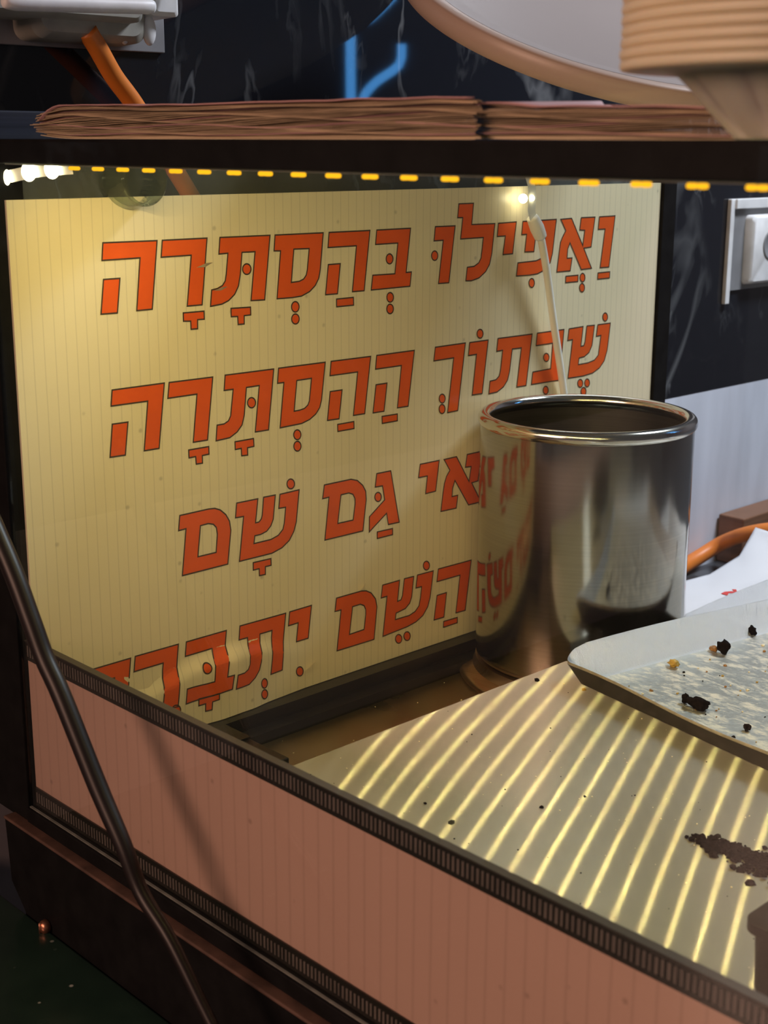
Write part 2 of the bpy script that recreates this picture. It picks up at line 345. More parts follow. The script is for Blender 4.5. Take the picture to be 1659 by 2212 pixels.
def add_tube(bm, pts, rad, n=14, cap=True, mi=0, sub=6):
    # smooth tube through the points
    P = [Vector(p) for p in pts]
    rr = rad if isinstance(rad, (list, tuple)) else [rad]*len(P)
    Q, R = [], []
    for i in range(len(P)-1):
        p0 = P[max(i-1, 0)]; p1 = P[i]; p2 = P[i+1]; p3 = P[min(i+2, len(P)-1)]
        for k in range(sub):
            t = k/sub
            Q.append(.5*((2*p1)+(p2-p0)*t+(2*p0-5*p1+4*p2-p3)*t*t+(3*p1-p0-3*p2+p3)*t**3)); R.append(rr[i]*(1-t)+rr[i+1]*t)
    Q.append(P[-1]); R.append(rr[-1])
    up = Vector((0, 0, 1)); rings = []
    prev = None
    for i, q in enumerate(Q):
        d = (Q[min(i+1, len(Q)-1)]-Q[max(i-1, 0)]).normalized()
        if prev is None:
            a = d.cross(up)
            if a.length < .1: a = d.cross(Vector((1, 0, 0)))
        else: a = prev-d*prev.dot(d)
        a.normalize(); prev = a; b = d.cross(a)
        rings.append([bm.verts.new(q+(a*math.cos(2*PI*k/n)+b*math.sin(2*PI*k/n))*R[i]) for k in range(n)])
    for i in range(len(rings)-1):
        for k in range(n):
            f = bm.faces.new((rings[i][k], rings[i][(k+1) % n], rings[i+1][(k+1) % n], rings[i+1][k])); f.material_index = mi
    if cap:
        for rg in (rings[0], rings[-1]):
            f = bm.faces.new(rg); f.material_index = mi
def thick(o, t):
    me = o.data
    if sum(p.normal.z for p in me.polygons) < 0: me.flip_normals()
    m = o.modifiers.new('thickness', 'SOLIDIFY'); m.thickness = t; m.offset = -1
    return o
def add_lathe(bm, prof, c, n=96, mi=0, closed=False):
    rings = []
    for r, z in prof:
        rings.append([bm.verts.new((c[0]+r*math.cos(2*PI*k/n), c[1]+r*math.sin(2*PI*k/n), z)) for k in range(n)])
    m = len(rings) if closed else len(rings)-1
    for i in range(m):
        A, Bq = rings[i], rings[(i+1) % len(rings)]
        for k in range(n):
            f = bm.faces.new((A[k], A[(k+1) % n], Bq[(k+1) % n], Bq[k])); f.material_index = mi
    return rings
def autosmooth(o, ang=35):
    me = o.data
    for p in me.polygons: p.use_smooth = True
    bm = bmesh.new(); bm.from_mesh(me)
    for e in bm.edges:
        if len(e.link_faces) == 2 and e.calc_face_angle(0) > math.radians(ang): e.smooth = False
    bm.to_mesh(me); bm.free()

# ================================================================== the setting
WX = -.12
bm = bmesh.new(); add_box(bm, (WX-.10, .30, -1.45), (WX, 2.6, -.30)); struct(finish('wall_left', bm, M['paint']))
bm = bmesh.new(); add_box(bm, (WX-.10, -1.2, -1.45), (WX, .30, -.30)); struct(finish('wall_left_lower', bm, M['shadepaint']))  # left stretch of the white lower wall, its shade put into the paint
bm = bmesh.new(); add_box(bm, (WX-.10, -1.2, -.30), (WX, 2.6, 1.25)); o = struct(finish('wall_left_marble', bm, M['marble']))
struct(boxobj('wall_back', (WX-.1, 2.6, -1.45), (3.2, 2.7, 1.25), mat('dim_back_wall', (.20, .20, .22), .6, var=.1)))
struct(boxobj('floor', (WX-.1, -3.2, -1.50), (3.2, 2.7, -1.45), M['floor']))

# counters the case stands on
o = boxobj('granite_counter', (WX, -1.0, -.60), (1.9, -.0975, -.556), M['granite'], bev=.002)
tag(o, 'dark green speckled granite counter in front of the black plinth', 'counter')
o = boxobj('stone_slab', (WX+.002, .70, -.575), (1.3, 1.9, -.530), M['slab'], bev=.002)
tag(o, 'dark grey polished slab behind the steel pot', 'counter')

# plinth under the case
T = thing('plinth', (.6, .28, -.60), 'black base plinth under the display case with a dusty brown ledge', 'plinth')
bm = bmesh.new()
vs = []
ys = (-.097, .68)
prof = [(-.022, -.486), (1.30, -.486), (1.30, -.598), (.004, -.598), (.0, -.5555), (-.018, -.537)]
A = [bm.verts.new((x, ys[0], z)) for x, z in prof]; Bv = [bm.verts.new((x, ys[1], z)) for x, z in prof]
bm.faces.new(A); bm.faces.new(Bv)
for i in range(len(A)): bm.faces.new((A[i], A[(i+1) % len(A)], Bv[(i+1) % len(A)], Bv[i]))
finish('plinth_body', bm, M['black'], T)
o = boxobj('ledge', (-.022, -.0985, -.487), (1.30, -.088, -.4845), M['ledge'], T, bev=.0012); o['label'] = 'dusty brown ledge'
bm = bmesh.new()
kp = ony((97, 2002), -.100)
rings = add_lathe(bm, [(.0001, 0), (.0045, 0), (.0052, .0015), (.0052, .004), (.0042, .0058), (.002, .007), (.0001, .0072)], (0, 0), 24)
bmesh.ops.rotate(bm, verts=bm.verts, cent=(0, 0, 0), matrix=Matrix.Rotation(PI/2, 3, 'X'))
bmesh.ops.translate(bm, verts=bm.verts, vec=(kp.x, -.097, kp.z))
add_box(bm, (kp.x-.0006, -.1048, kp.z-.0045), (kp.x+.0006, -.0995, kp.z+.0045))
o = finish('bolt', bm, M['copper'], T, smooth=True); o['label'] = 'coppery bolt head'

# ================================================================== display case
CASE = thing('display_case', (.6, .28, -.486), 'black framed glass display case with a lit strip under its top rail', 'display case')
boxobj('top_rail', (-.052, -.0845, -.0135), (1.30, -.064, .0018), M['black'], CASE, bev=.0012)
boxobj('corner_post', (-.050, -.0885, -.487), (-.0012, -.062, .0), M['black'], CASE, bev=.001)
boxobj('end_post', (-.014, .6575, -.486), (.004, .680, .0), M['black'], CASE, bev=.001)
boxobj('bottom_rail', (-.0012, -.0900, -.486), (1.30, -.060, -.4735), M['black'], CASE, bev=.001)
boxobj('gasket', (0.0, -.0880, -.4735), (1.30, -.0862, -.4727), M['gasket'], CASE)
boxobj('side_roof_rail', (-.050, -.062, .0005), (-.030, .68, .0205), M['railside'], CASE, bev=.001)
boxobj('side_rail', (-.020, -.062, -.486), (-.0035, .6575, -.4735), M['blackp'], CASE)
bm = bmesh.new()
add_box(bm, (.0004, -.058, -.4735), (.016, .6575, -.4525)); add_box(bm, (.016, -.058, -.4735), (.030, .6575, -.4640)); add_box(bm, (.0130, -.058, -.4640), (.0165, .6575, -.4615))
finish('base_track', bm, M['blackp'], CASE)
bm = bmesh.new()
c1 = onz((625, 1635), -.452)
add_box(bm, (.016, -.058, -.4735), (c1.x, c1.y, -.4525), bev=.001); add_box(bm, (.016, .020, -.4525), (.052, c1.y, -.4505))
finish('corner_bracket', bm, M['blackp'], CASE)
boxobj('floor_pan', (-.0035, -.060, -.4860), (1.28, .70, -.4735), M['brownpan'], CASE)
boxobj('front_glass', (-.001, -.0862, -.4722), (1.30, -.0846, .0), M['fglass'], CASE)
boxobj('end_glass', (-.0090, -.062, -.4735), (-.0050, .6575, -.001), M['eglass'], CASE)
boxobj('roof_glass', (-.030, -.064, -.0030), (1.30, .68, .0016), M['rglass'], CASE)

# front panel behind the glass
FP = thing('front_panel', (.6, -.0805, -.4735), 'pinkish ribbed plastic panel low behind the front glass, edged with ticked black bands', 'panel')
boxobj('panel_sheet', (.0015, -.0825, -.4722), (1.29, -.0795, -.3445), M['panel'], FP)
def band(name, z0, z1, t0, t1):
    bm = bmesh.new(); add_box(bm, (.0015, -.0838, z0), (1.29, -.0826, z1))
    x = .004
    i = 0
    while x < 1.28:
        w = .0013+.0005*random.random(); s = .0003*(random.random()-.5)
        add_box(bm, (x, -.0842, t0+s), (x+w, -.0837, t1+s), 1)
        x += .00335; i += 1
    return finish(name, bm, [M['frit'], M['tick']], FP)
o = band('upper_band', -.3585, -.3440, -.3553, -.3470); o['label'] = 'black band with a row of grey ticks'
o = band('lower_band', -.4720, -.4578, -.4690, -.4612); o['label'] = 'black band with a row of grey ticks'
boxobj('top_edge', (.0015, -.0845, -.3445), (1.29, -.0790, -.3436), mat('grey_panel_edge', (.030, .024, .020), .4), FP)

# ================================================================== lettered sign
SIGN_Y0, SIGN_Y1, SIGN_Z0, SIGN_Z1 = -.0765, .6560, -.4520, -.0374
def sstep(a, b, x):
    t = min(1, max(0, (x-a)/(b-a))); return t*t*(3-2*t)
CR = [(-.09, -.440), (-.03, -.425), (.01, -.413), (.064, -.400), (.101, -.398), (.139, -.404), (.175, -.417), (.7, -.46)]
AM = [(-.09, .002), (-.03, .003), (.03, .005), (.06, .0062), (.10, .0080), (.125, .0055), (.145, .0025), (.178, 0), (.7, 0)]
def lerp(tab, y):
    for (a, va), (b, vb) in zip(tab, tab[1:]):
        if y <= b: return va+(vb-va)*max(0, (y-a)/(b-a))
    return tab[-1][1]
def bulge(y, z):
    a = lerp(AM, y)
    if a <= 0: return 0.0
    z0 = lerp(CR, y)
    s = sstep(z0+.0075, z0-.0065, z)
    s *= 1-.18*sstep(z0-.008, z0-.05, z)
    w = .0006*math.sin(y*190+z*60)*s
    return a*s+w*min(1, a/.006)
SIGN = thing('lettered_sign', (0, .29, -.4735), 'cream ribbed plastic sign with four lines of orange Hebrew lettering, buckled at its lower corner', 'sign')
bm = bmesh.new()
NY, NZ = 190, 120
front = []
for i in range(NY+1):
    y = SIGN_Y0+(SIGN_Y1-SIGN_Y0)*i/NY
    front.append([])
    for j in range(NZ+1):
        z = SIGN_Z0+(SIGN_Z1-SIGN_Z0)*j/NZ
        b = bulge(y, z)+.0010
        front[-1].append(bm.verts.new((b, y, z)))
for i in range(NY):
    for j in range(NZ): bm.faces.new((front[i][j], front[i+1][j], front[i+1][j+1], front[i][j+1]))
edge = [e for e in bm.edges if e.is_boundary]
r = bmesh.ops.extrude_edge_only(bm, edges=edge)
nv = [v for v in r['geom'] if isinstance(v, bmesh.types.BMVert)]
for v in nv: v.co.x -= .0028
be = [e for e in bm.edges if e.is_boundary]
bmesh.ops.holes_fill(bm, edges=be, sides=0)
BOARD = o = finish('sign_board', bm, M['sign'], SIGN); autosmooth(o, 40)

# lettering: outlines read off the print, laid on the board
CROP = {'A': (200, 480, 4.608), 'B': (560, 480, 4.608), 'C': (900, 420, 3.687), 'D': (220, 780, 4.608), 'E': (560, 740, 4.608), 'F': (910, 650, 3.95),
        'G': (370, 1010, 5.027), 'H': (680, 960, 4.366), 'I': (180, 1290, 4.1475), 'J': (480, 1280, 6.381), 'K': (700, 1190, 4.74)}
def s2(c, p):
    x0, y0, k = CROP[c]; w = onx((x0+p[0]/k, y0+p[1]/k), .001); return (w.y, w.z)
def ell(cx, cy, rx, ry): return [(cx+rx*math.cos(2*PI*k/20), cy+ry*math.sin(2*PI*k/20)) for k in range(20)]
GL = []          # (outer, [holes])
def G(c, outer, *holes):
    g = ([s2(c, p) for p in outer], [[s2(c, p) for p in h] for h in holes]); GL.append(g); return g
def moved(g, frm, to):
    dy, dz = to[0]-frm[0], to[1]-frm[1]
    GL.append(([(y+dy, z+dz) for y, z in g[0]], [[(y+dy, z+dz) for y, z in h] for h in g[1]]))
he1 = G('A', [(100,205),(640,183),(592,865),(438,880),(470,355),(92,380)]); G('A', [(107,570),(270,558),(245,903),(82,915)])
resh1 = G('A', [(692,180),(1137,158),(1088,822),(940,835),(980,328),(680,348)])
qam1 = G('A', [(900,903),(1107,885),(1110,965),(1043,970),(1043,1060),(978,1066),(975,985),(903,985)])
tav1 = G('A', [(1265,152),(1764,130),(1711,773),(1575,780),(1615,293),(1485,300),(1468,520),(1450,635),(1412,718),(1352,780),(1285,815),(1172,837),(1183,675),(1240,660),(1290,630),(1318,585),(1328,520),(1345,308),(1255,317)])
G('A', ell(1533,467,42,53)); qam2 = G('A', [(1375,858),(1570,845),(1572,922),(1507,930),(1507,1012),(1447,1018),(1442,938),(1378,940)])
G('B', [(155,128),(635,105),(605,470),(590,560),(555,630),(500,690),(420,735),(330,750),(175,762),(210,285),(145,285)], [(342,268),(495,262),(477,470),(466,525),(440,565),(397,588),(317,600)])
sh1 = G('B', ell(357,842,38,52)); G('B', ell(358,963,38,50))
G('B', [(693,102),(1100,82),(1042,682),(925,692),(965,235),(682,252)]); G('B', [(685,422),(805,412),(777,712),(658,722)]); pat1 = G('B', [(767,765),(935,748),(937,825),(768,842)])
bet1 = G('B', [(1168,78),(1505,60),(1460,500),(1513,495),(1498,637),(1112,675),(1128,528),(1348,513),(1378,207),(1155,222)])
bdag = G('B', ell(1295,365,34,50)); G('B', ell(1301,748,33,48)); G('B', ell(1300,863,33,48))
G('C', ell(142,488,25,38)); vav1 = G('C', [(147,257),(305,250),(255,703),(172,710),(210,365),(137,370)])
G('C', [(335,75),(452,70),(437,240),(622,232),(597,470),(580,555),(548,615),(495,665),(435,687),(390,688),(402,580),(455,573),(493,545),(512,505),(530,343),(348,355),(366,185),(325,185)])
G('C', [(650,230),(793,218),(763,472),(686,480),(705,330),(640,335)])
G('C', [(845,215),(1112,198),(1080,470),(1062,545),(1020,600),(960,632),(900,642),(793,650),(805,545),(950,528),(990,510),(1010,460),(1027,308),(948,313),(933,455),(860,458),(875,317),(835,320)])
G('C', ell(915,705,22,36))
al1 = G('C', [(1147,198),(1233,190),(1322,408),(1338,285),(1298,283),(1310,185),(1420,180),(1388,418),(1330,428),(1392,588),(1310,598),(1220,385),(1202,435),(1197,508),(1237,505),(1222,608),(1115,618),(1135,455),(1145,380),(1163,335),(1187,288)])
G('C', [(1187,652),(1285,642),(1283,693),(1185,703)]); G('C', ell(1320,662,20,34)); G('C', ell(1316,743,20,34))
vav2 = G('C', [(1455,178),(1580,170),(1530,578),(1460,583),(1500,275),(1445,278)]); G('C', [(1443,625),(1538,615),(1535,665),(1440,675)])
G('D', [(100,288),(620,218),(568,868),(420,892),(455,398),(90,447)]); G('D', [(102,628),(258,606),(232,935),(80,957)])
G('D', [(668,213),(1102,158),(1050,785),(908,808),(945,328),(655,370)]); G('D', [(862,885),(1062,850),(1065,925),(998,940),(1000,1015),(938,1025),(932,950),(866,962)])
tav2 = G('D', [(1225,140),(1709,78),(1657,684),(1525,705),(1565,243),(1437,262),(1415,540),(1393,635),(1345,705),(1272,762),(1135,793),(1145,638),(1215,625),(1258,595),(1280,545),(1305,280),(1215,292)])
G('D', ell(1488,414,40,51)); G('D', [(1323,803),(1508,770),(1512,848),(1448,862),(1450,935),(1390,942),(1386,868),(1326,880)])
G('E', [(190,255),(655,195),(618,570),(600,645),(562,710),(500,765),(420,805),(205,848),(243,397),(180,405)], [(372,377),(518,355),(497,580),(482,622),(448,655),(402,672),(345,683)])
G('E', ell(377,917,36,49)); G('E', ell(378,1031,36,49))
G('E', [(713,187),(1107,137),(1048,707),(935,725),(978,292),(702,330)]); G('E', [(704,488),(823,470),(793,758),(677,775)]); G('E', [(778,815),(940,785),(942,855),(780,885)])
G('E', [(1167,128),(1542,77),(1480,633),(1373,650),(1413,228),(1155,265)]); G('E', [(1160,420),(1270,403),(1240,683),(1130,700)]); G('E', [(1220,735),(1373,710),(1373,778),(1222,805)])
kh1 = G('F', [(118,395),(375,358),(310,935),(223,953),(275,485),(105,512)]); G('F', ell(177,833,26,38)); G('F', ell(176,922,26,39))
vav3 = G('F', [(412,355),(570,333),(518,790),(433,803),(470,455),(400,467)]); G('F', ell(500,280,26,38))
G('F', [(653,320),(945,282),(893,722),(813,735),(853,400),(775,410),(752,600),(735,675),(700,733),(645,777),(575,793),(585,685),(635,672),(663,640),(675,590),(693,420),(642,430)])
bet2 = G('F', [(988,275),(1217,243),(1187,575),(1213,567),(1200,672),(938,713),(950,607),(1103,578),(1120,360),(978,382)]); G('F', ell(1065,482,24,35)); G('F', ell(1060,762,22,34)); G('F', ell(1060,840,22,34))
shin1 = G('F', [(1260,238),(1380,218),(1360,387),(1385,382),(1396,350),(1412,213),(1477,207),(1455,380),(1430,440),(1390,475),(1345,487),(1338,543),(1420,528),(1475,505),(1510,460),(1518,400),(1532,293),(1492,303),(1505,203),(1613,188),(1585,420),(1560,510),(1520,570),(1460,615),(1380,640),(1250,660),(1290,330),(1248,338)])
G('F', ell(1568,137,21,35)); G('F', ell(1355,703,22,34)); G('F', ell(1414,699,21,34)); G('F', ell(1383,772,22,34))
G('G', [(90,520),(400,450),(470,442),(530,460),(590,510),(630,580),(645,680),(612,1047),(118,1173),(158,663),(77,685)], [(315,630),(400,607),(455,615),(488,650),(498,720),(485,920),(287,968)])
G('G', [(708,385),(938,338),(913,600),(950,590),(975,558),(985,520),(1000,322),(1128,297),(1105,560),(1080,630),(1035,690),(970,725),(905,740),(895,825),(1080,780),(1160,735),(1210,670),(1225,600),(1240,430),(1165,443),(1178,290),(1387,240),(1355,590),(1330,690),(1280,790),(1200,870),(1090,930),(738,1018),(783,530),(695,545)])
G('G', ell(1295,177,41,53)); G('G', [(887,1032),(1080,987),(1082,1060),(1020,1075),(1020,1160),(955,1173),(952,1097),(888,1113)])
G('H', [(88,382),(340,328),(400,340),(450,385),(478,440),(483,520),(452,815),(93,902),(132,497),(72,512)], [(245,475),(320,457),(358,470),(377,510),(378,560),(360,712),(215,745)])
G('H', [(582,275),(715,248),(795,733),(692,755),(675,648),(512,825),(513,682),(657,522),(637,390),(568,402)]); G('H', ell(595,495,31,43)); G('H', [(587,825),(732,792),(732,850),(587,887)])
G('H', [(992,187),(1172,150),(1138,440),(1043,465),(1060,297),(977,313)])
al2 = G('H', [(1217,142),(1335,115),(1453,350),(1473,208),(1418,215),(1435,95),(1575,63),(1537,343),(1478,362),(1565,540),(1447,570),(1320,340),(1297,415),(1292,492),(1348,478),(1332,600),(1187,632),(1208,450),(1220,370),(1240,300),(1272,243)])
# the first letters of that line stand behind the pot
base3 = s2('H', (1575, 63)); tr = lambda g, i: g[0][i]
moved(resh1, tr(resh1, 1), (base3[0]+.098, base3[1]+.001)); moved(vav1, tr(vav1, 1), (base3[0]+.133, base3[1])); moved(bet1, tr(bet1, 1), (base3[0]+.205, base3[1]))
# last line
moved(kh1, tr(kh1, 1), s2('I', (423, 545))); moved(resh1, tr(resh1, 1), s2('I', (850, 420)))
moved(bet1, tr(bet1, 1), s2('I', (1280, 297))); moved(bdag, tr(bet1, 1), s2('I', (1280, 297)))
moved(tav2, tr(tav2, 1), s2('J', (873, 283)))
def shifted(c, pts, dx=-10, dy=-4.5):
    k = CROP[c][2]; return [(x+dx*k, y+dy*k) for x, y in pts]
G('I', shifted('I', ell(838,1013,37,46))); G('I', shifted('I', ell(742,1045,36,46)))
G('I', shifted('I', [(1045,915),(1218,862),(1218,915),(1160,938),(1158,1010),(1105,1025),(1103,957),(1045,977)], -11, -5))
G('J', shifted('J', ell(553,1240,44,66), -2, -1)); G('J', shifted('J', ell(558,1390,46,63), -2, -1))
G('J', [(928,265),(1228,175),(1183,628),(1020,677),(1045,415),(910,457)]); G('J', ell(1062,1083,50,63))
G('K', [(125,483),(380,410),(430,408),(480,430),(525,490),(540,570),(510,905),(130,1023),(172,603),(110,620)], [(290,570),(370,545),(408,560),(425,600),(425,650),(408,803),(258,855)])
G('K', [(597,350),(772,300),(750,517),(785,500),(800,460),(820,285),(917,260),(895,470),(875,535),(830,590),(735,637),(727,703),(870,660),(930,620),(970,560),(985,480),(997,365),(938,380),(953,247),(1117,203),(1085,470),(1060,570),(1010,660),(940,725),(850,775),(600,875),(643,463),(582,483)])
G('K', ell(1046,150,32,45)); G('K', ell(762,900,33,45)); G('K', ell(848,872,33,45))
G('K', [(1168,185),(1505,93),(1443,607),(1347,635),(1390,247),(1153,315)]); G('K', [(1155,455),(1253,425),(1225,677),(1123,708)]); G('K', [(1222,722),(1363,680),(1362,735),(1220,782)])

def dens(poly, step=.006):
    out = []
    for i, p in enumerate(poly):
        q = poly[(i+1) % len(poly)]; n = max(1, int(math.dist(p, q)/step))
        out += [(p[0]+(q[0]-p[0])*k/n, p[1]+(q[1]-p[1])*k/n) for k in range(n)]
    return out
bm = bmesh.new()
OUTW = .00055
fills = bmesh.new()
for outer, holes in GL:
    inb = min(p[0] for p in outer) < .20 and min(p[1] for p in outer) < -.36
    loops = [outer]+holes
    if inb: loops = [dens(l) for l in loops]
    flat = [p for l in loops for p in l]
    tris = tessellate_polygon([[Vector((y, z, 0)) for y, z in l] for l in loops])
    vs = [fills.verts.new((0, y, z)) for y, z in flat]
    for t in tris:
        try: fills.faces.new([vs[i] for i in t])
        except ValueError: pass
    for l in loops:
        n = len(l); A_, B_ = [], []
        for i in range(n):
            p0, p1, p2 = (Vector(l[i-1]), Vector(l[i]), Vector(l[(i+1) % n]))
            d1 = (p1-p0).normalized(); d2 = (p2-p1).normalized()
            n1 = Vector((-d1.y, d1.x)); n2 = Vector((-d2.y, d2.x)); m = n1+n2
            if m.length < 1e-4: m = n1
            m.normalize(); k = OUTW/max(.35, m.dot(n1))
            a = p1+m*k; b = p1-m*k
            A_.append(bm.verts.new((.00028, a.x, a.y))); B_.append(bm.verts.new((.00028, b.x, b.y)))
        for i in range(n):
            j = (i+1) % n; f = bm.faces.new((A_[i], A_[j], B_[j], B_[i])); f.material_index = 1
for _ in range(3):
    es = [e for e in fills.edges if e.calc_length() > .006 and min(v.co.y for v in e.verts) < .21 and min(v.co.z for v in e.verts) < -.36]
    if es: bmesh.ops.subdivide_edges(fills, edges=es, cuts=1); bmesh.ops.triangulate(fills, faces=fills.faces)
tmp = bpy.data.meshes.new('tmp'); fills.to_mesh(tmp); fills.free()
for v in tmp.vertices: v.co.x = .00016
bm.from_mesh(tmp); bpy.data.meshes.remove(tmp)
for v in bm.verts: v.co.x += .0010+bulge(v.co.y, v.co.z)
o = finish('lettering', bm, [M['orange'], M['outline']], BOARD); o['label'] = 'orange Hebrew letters with thin dark outlines'
# tears in the print
for pa, pb, w in (((424, 578), (460, 567), .0016), ((462, 628), (492, 619), .0014), ((654, 1452), (683, 1427), .0009), ((775, 1278), (790, 1259), .0009)):
    bm = bmesh.new()
    a, b = onx(pa, .0018), onx(pb, .0018)
    a.x += bulge(a.y, a.z); b.x += bulge(b.y, b.z)
    d = (b-a).normalized(); n = Vector((0, -d.z, d.y))
    v = [bm.verts.new(p) for p in (a, (a+b)/2-n*w, b, (a+b)/2+n*w+Vector((.0025, 0, 0)))]
    bm.faces.new((v[0], v[1], v[3])); bm.faces.new((v[1], v[2], v[3]))
    o = finish('torn_flap', bm, M['papery'], SIGN); o['label'] = 'small torn and lifted sliver of the printed film'

# ================================================================== LED strips
LY = -.0735
p0 = ony((160, 362), LY); p1 = ony((1636, 403), LY)
pitch = (p1.x-p0.x)/18
LEDS = thing('led_strip', (.6, LY, -.0185), 'long strip of amber LEDs running under the black top rail', 'light strip')
bm = bmesh.new(); add_box(bm, (.006, LY-.005, -.0144), (1.29, LY+.005, -.0135)); finish('strip_tape', bm, M['tape'], LEDS)
first = None
def ledmesh():
    bm = bmesh.new()
    for s in (-1, 1): add_box(bm, (s*.0025-.0020, -.0019, -.0026), (s*.0025+.0020, .0021, -.0002), 0, bev=.0011)
    return bm
lamp_data = bpy.data.lights.new('led_light', 'AREA'); lamp_data.energy = LED_W; lamp_data.color = (1.0, .76, .27)
lamp_data.shape = 'RECTANGLE'; lamp_data.size = .0024; lamp_data.size_y = .0030
proto = None
for i in range(0, 42):
    x = p0.x+pitch*i
    if x < .07 or x > .78: continue
    if proto is None:
        bm = ledmesh(); me = bpy.data.meshes.new('led'); bm.to_mesh(me); bm.free(); me.materials.append(M['amber'])
        proto = o = bpy.data.objects.new('led', me)
    else: o = proto.copy()
    COL.objects.link(o); o.parent = LEDS
    o.location = Vector((x, LY, -.0143))-PIVOT[LEDS.name]
    # the light the LED throws down and back into the case
    L = lamp_data
    lo = bpy.data.objects.new('led_light', L); COL.objects.link(lo); lo.parent = LEDS
    lo.location = o.location+Vector((0, .0022, -.0032))
    lo.rotation_euler = Vector((0, .62, -.78)).to_track_quat('-Z', 'Y').to_euler()
# the strip's tail twisted towards the shop at the corner
TAIL = thing('led_strip_tail', ony((60, 372), -.074), 'curled end of LED strip in the upper left corner with three bright white lamps', 'light strip')
pts = [ony(p, -.0735) for p in ((-40, 398), (8, 383), (62, 371), (112, 365), (150, 362))]
bm = bmesh.new()
for a, b in zip(pts, pts[1:]):
    v = [bm.verts.new(q) for q in (a+Vector((0, .001, .004)), b+Vector((0, .001, .004)), b+Vector((0, .0025, -.004)), a+Vector((0, .0025, -.004)))]
    bm.faces.new(v)
bmesh.ops.remove_doubles(bm, verts=bm.verts, dist=1e-5)
finish('strip_tape', bm, M['tape'], TAIL)
for q in pts[1:4]:
    bm = bmesh.new(); bmesh.ops.create_uvsphere(bm, u_segments=16, v_segments=10, radius=.0062)
    for v in bm.verts: v.co = Vector((v.co.x*1.25, v.co.y*.5, v.co.z))+q
    o = finish('led', bm, M['ledfront'], TAIL, smooth=True)
# hanging lead
LEAD = thing('hanging_led_lead', onx((1215, 835), .05), 'white cable and LED tape end hanging from the top rail down behind the steel pot', 'cable')
bm = bmesh.new()
tp = [onx(p, .016) for p in ((1138, 372), (1146, 400), (1149, 428), (1146, 455), (1152, 480))]
pv = None
for q in tp:
    a = bm.verts.new(q+Vector((.001, -.0052, 0))); b = bm.verts.new(q+Vector((.001, .0052, 0)))
    if pv: bm.faces.new((pv[0], pv[1], b, a))
    pv = (a, b)
finish('tape_end', bm, M['tape'], LEAD)
bm = bmesh.new(); add_tube(bm, [onx(p, x) for p, x in (((1150, 470), .016), ((1160, 492), .016), ((1168, 512), .0155))], [.0054, .0066, .0058]); finish('sleeve', bm, M['wirew'], LEAD, smooth=True)
bm = bmesh.new(); add_tube(bm, [onx(p, x) for p, x in (((1167, 505), .0155), ((1180, 580), .014), ((1195, 690), .011), ((1207, 770), .009), ((1218, 850), .0065), ((1226, 930), .0060), ((1232, 1010), .0060))], .0036); finish('cable', bm, M['wirew'], LEAD, smooth=True)
bm = bmesh.new(); q = onx((1149, 428), .0175); bmesh.ops.create_uvsphere(bm, u_segments=12, v_segments=8, radius=.0026, matrix=Matrix.Translation(q)); finish('led', bm, M['ledfront'], LEAD, smooth=True)
bm = bmesh.new(); q = onx((1130, 429), .0110); bmesh.ops.create_uvsphere(bm, u_segments=12, v_segments=8, radius=.0042, matrix=Matrix.Translation(q)); finish('led', bm, M['ledfront'], LEAD, smooth=True)  # extra glowing ball added for the LED's glare on the sign

# clear round cup between the rail and the sign
cc = onx((272, 388), -.002)
bm = bmesh.new()
prof = [(.0170, -.022), (.0205, -.022), (.0208, -.010), (.0185, -.004), (.0185, .006), (.0165, .008), (.0165, -.003), (.0188, -.009)]
add_lathe(bm, prof, (0, 0), 40, closed=True)
bmesh.ops.rotate(bm, verts=bm.verts, cent=(0, 0, 0), matrix=Matrix.Rotation(PI/2, 3, 'Y'))
bmesh.ops.translate(bm, verts=bm.verts, vec=cc+Vector((.018, 0, .0005)))
o = finish('clear_cap', bm, M['cup'], smooth=True); tag(o, 'clear round plastic cap stuck above the upper left edge of the sign', 'cap')

# ================================================================== steel pot
PC = (.1025, .421); PZ0, PZ1 = -.4735, -.229
POT = thing('steel_pot', (PC[0], PC[1], PZ0), 'tall cylindrical stainless steel pot with a rolled rim, standing before the lettered sign', 'pot')
bm = bmesh.new()
prof = [(.0001, -.4550), (.080, -.4550), (.0905, -.4545), (.0935, -.4515), (.0940, -.445), (.0940, -.25), (.0938, PZ1-.006)]
add_lathe(bm, prof, PC, 128)
o = finish('pot_body', bm, M['steel'], POT); autosmooth(o, 50)
bm = bmesh.new()
add_lathe(bm, [(.0895, PZ1-.004), (.0895, -.25), (.0895, -.440), (.086, -.4490), (.0001, -.4490)], PC, 128)
o = finish('pot_inside', bm, M['potin'], POT); autosmooth(o, 50)
bm = bmesh.new()
add_lathe(bm, [(.0905+.0058*math.cos(2*PI*k/20), PZ1-.0058+.0062*math.sin(2*PI*k/20)) for k in range(20)], PC, 128, closed=True)
finish('rim', bm, M['rimsteel'], POT, smooth=True)
bm = bmesh.new()
add_lathe(bm, [(.080, -.4735), (.1075, -.4735), (.1088, -.4715), (.1085, -.4690), (.1060, -.4665), (.0965, -.4640), (.0945, -.4600), (.0940, -.4555), (.080, -.4555)], PC, 128, closed=True)
o = finish('base_ring', bm, M['basering'], POT); autosmooth(o, 40)

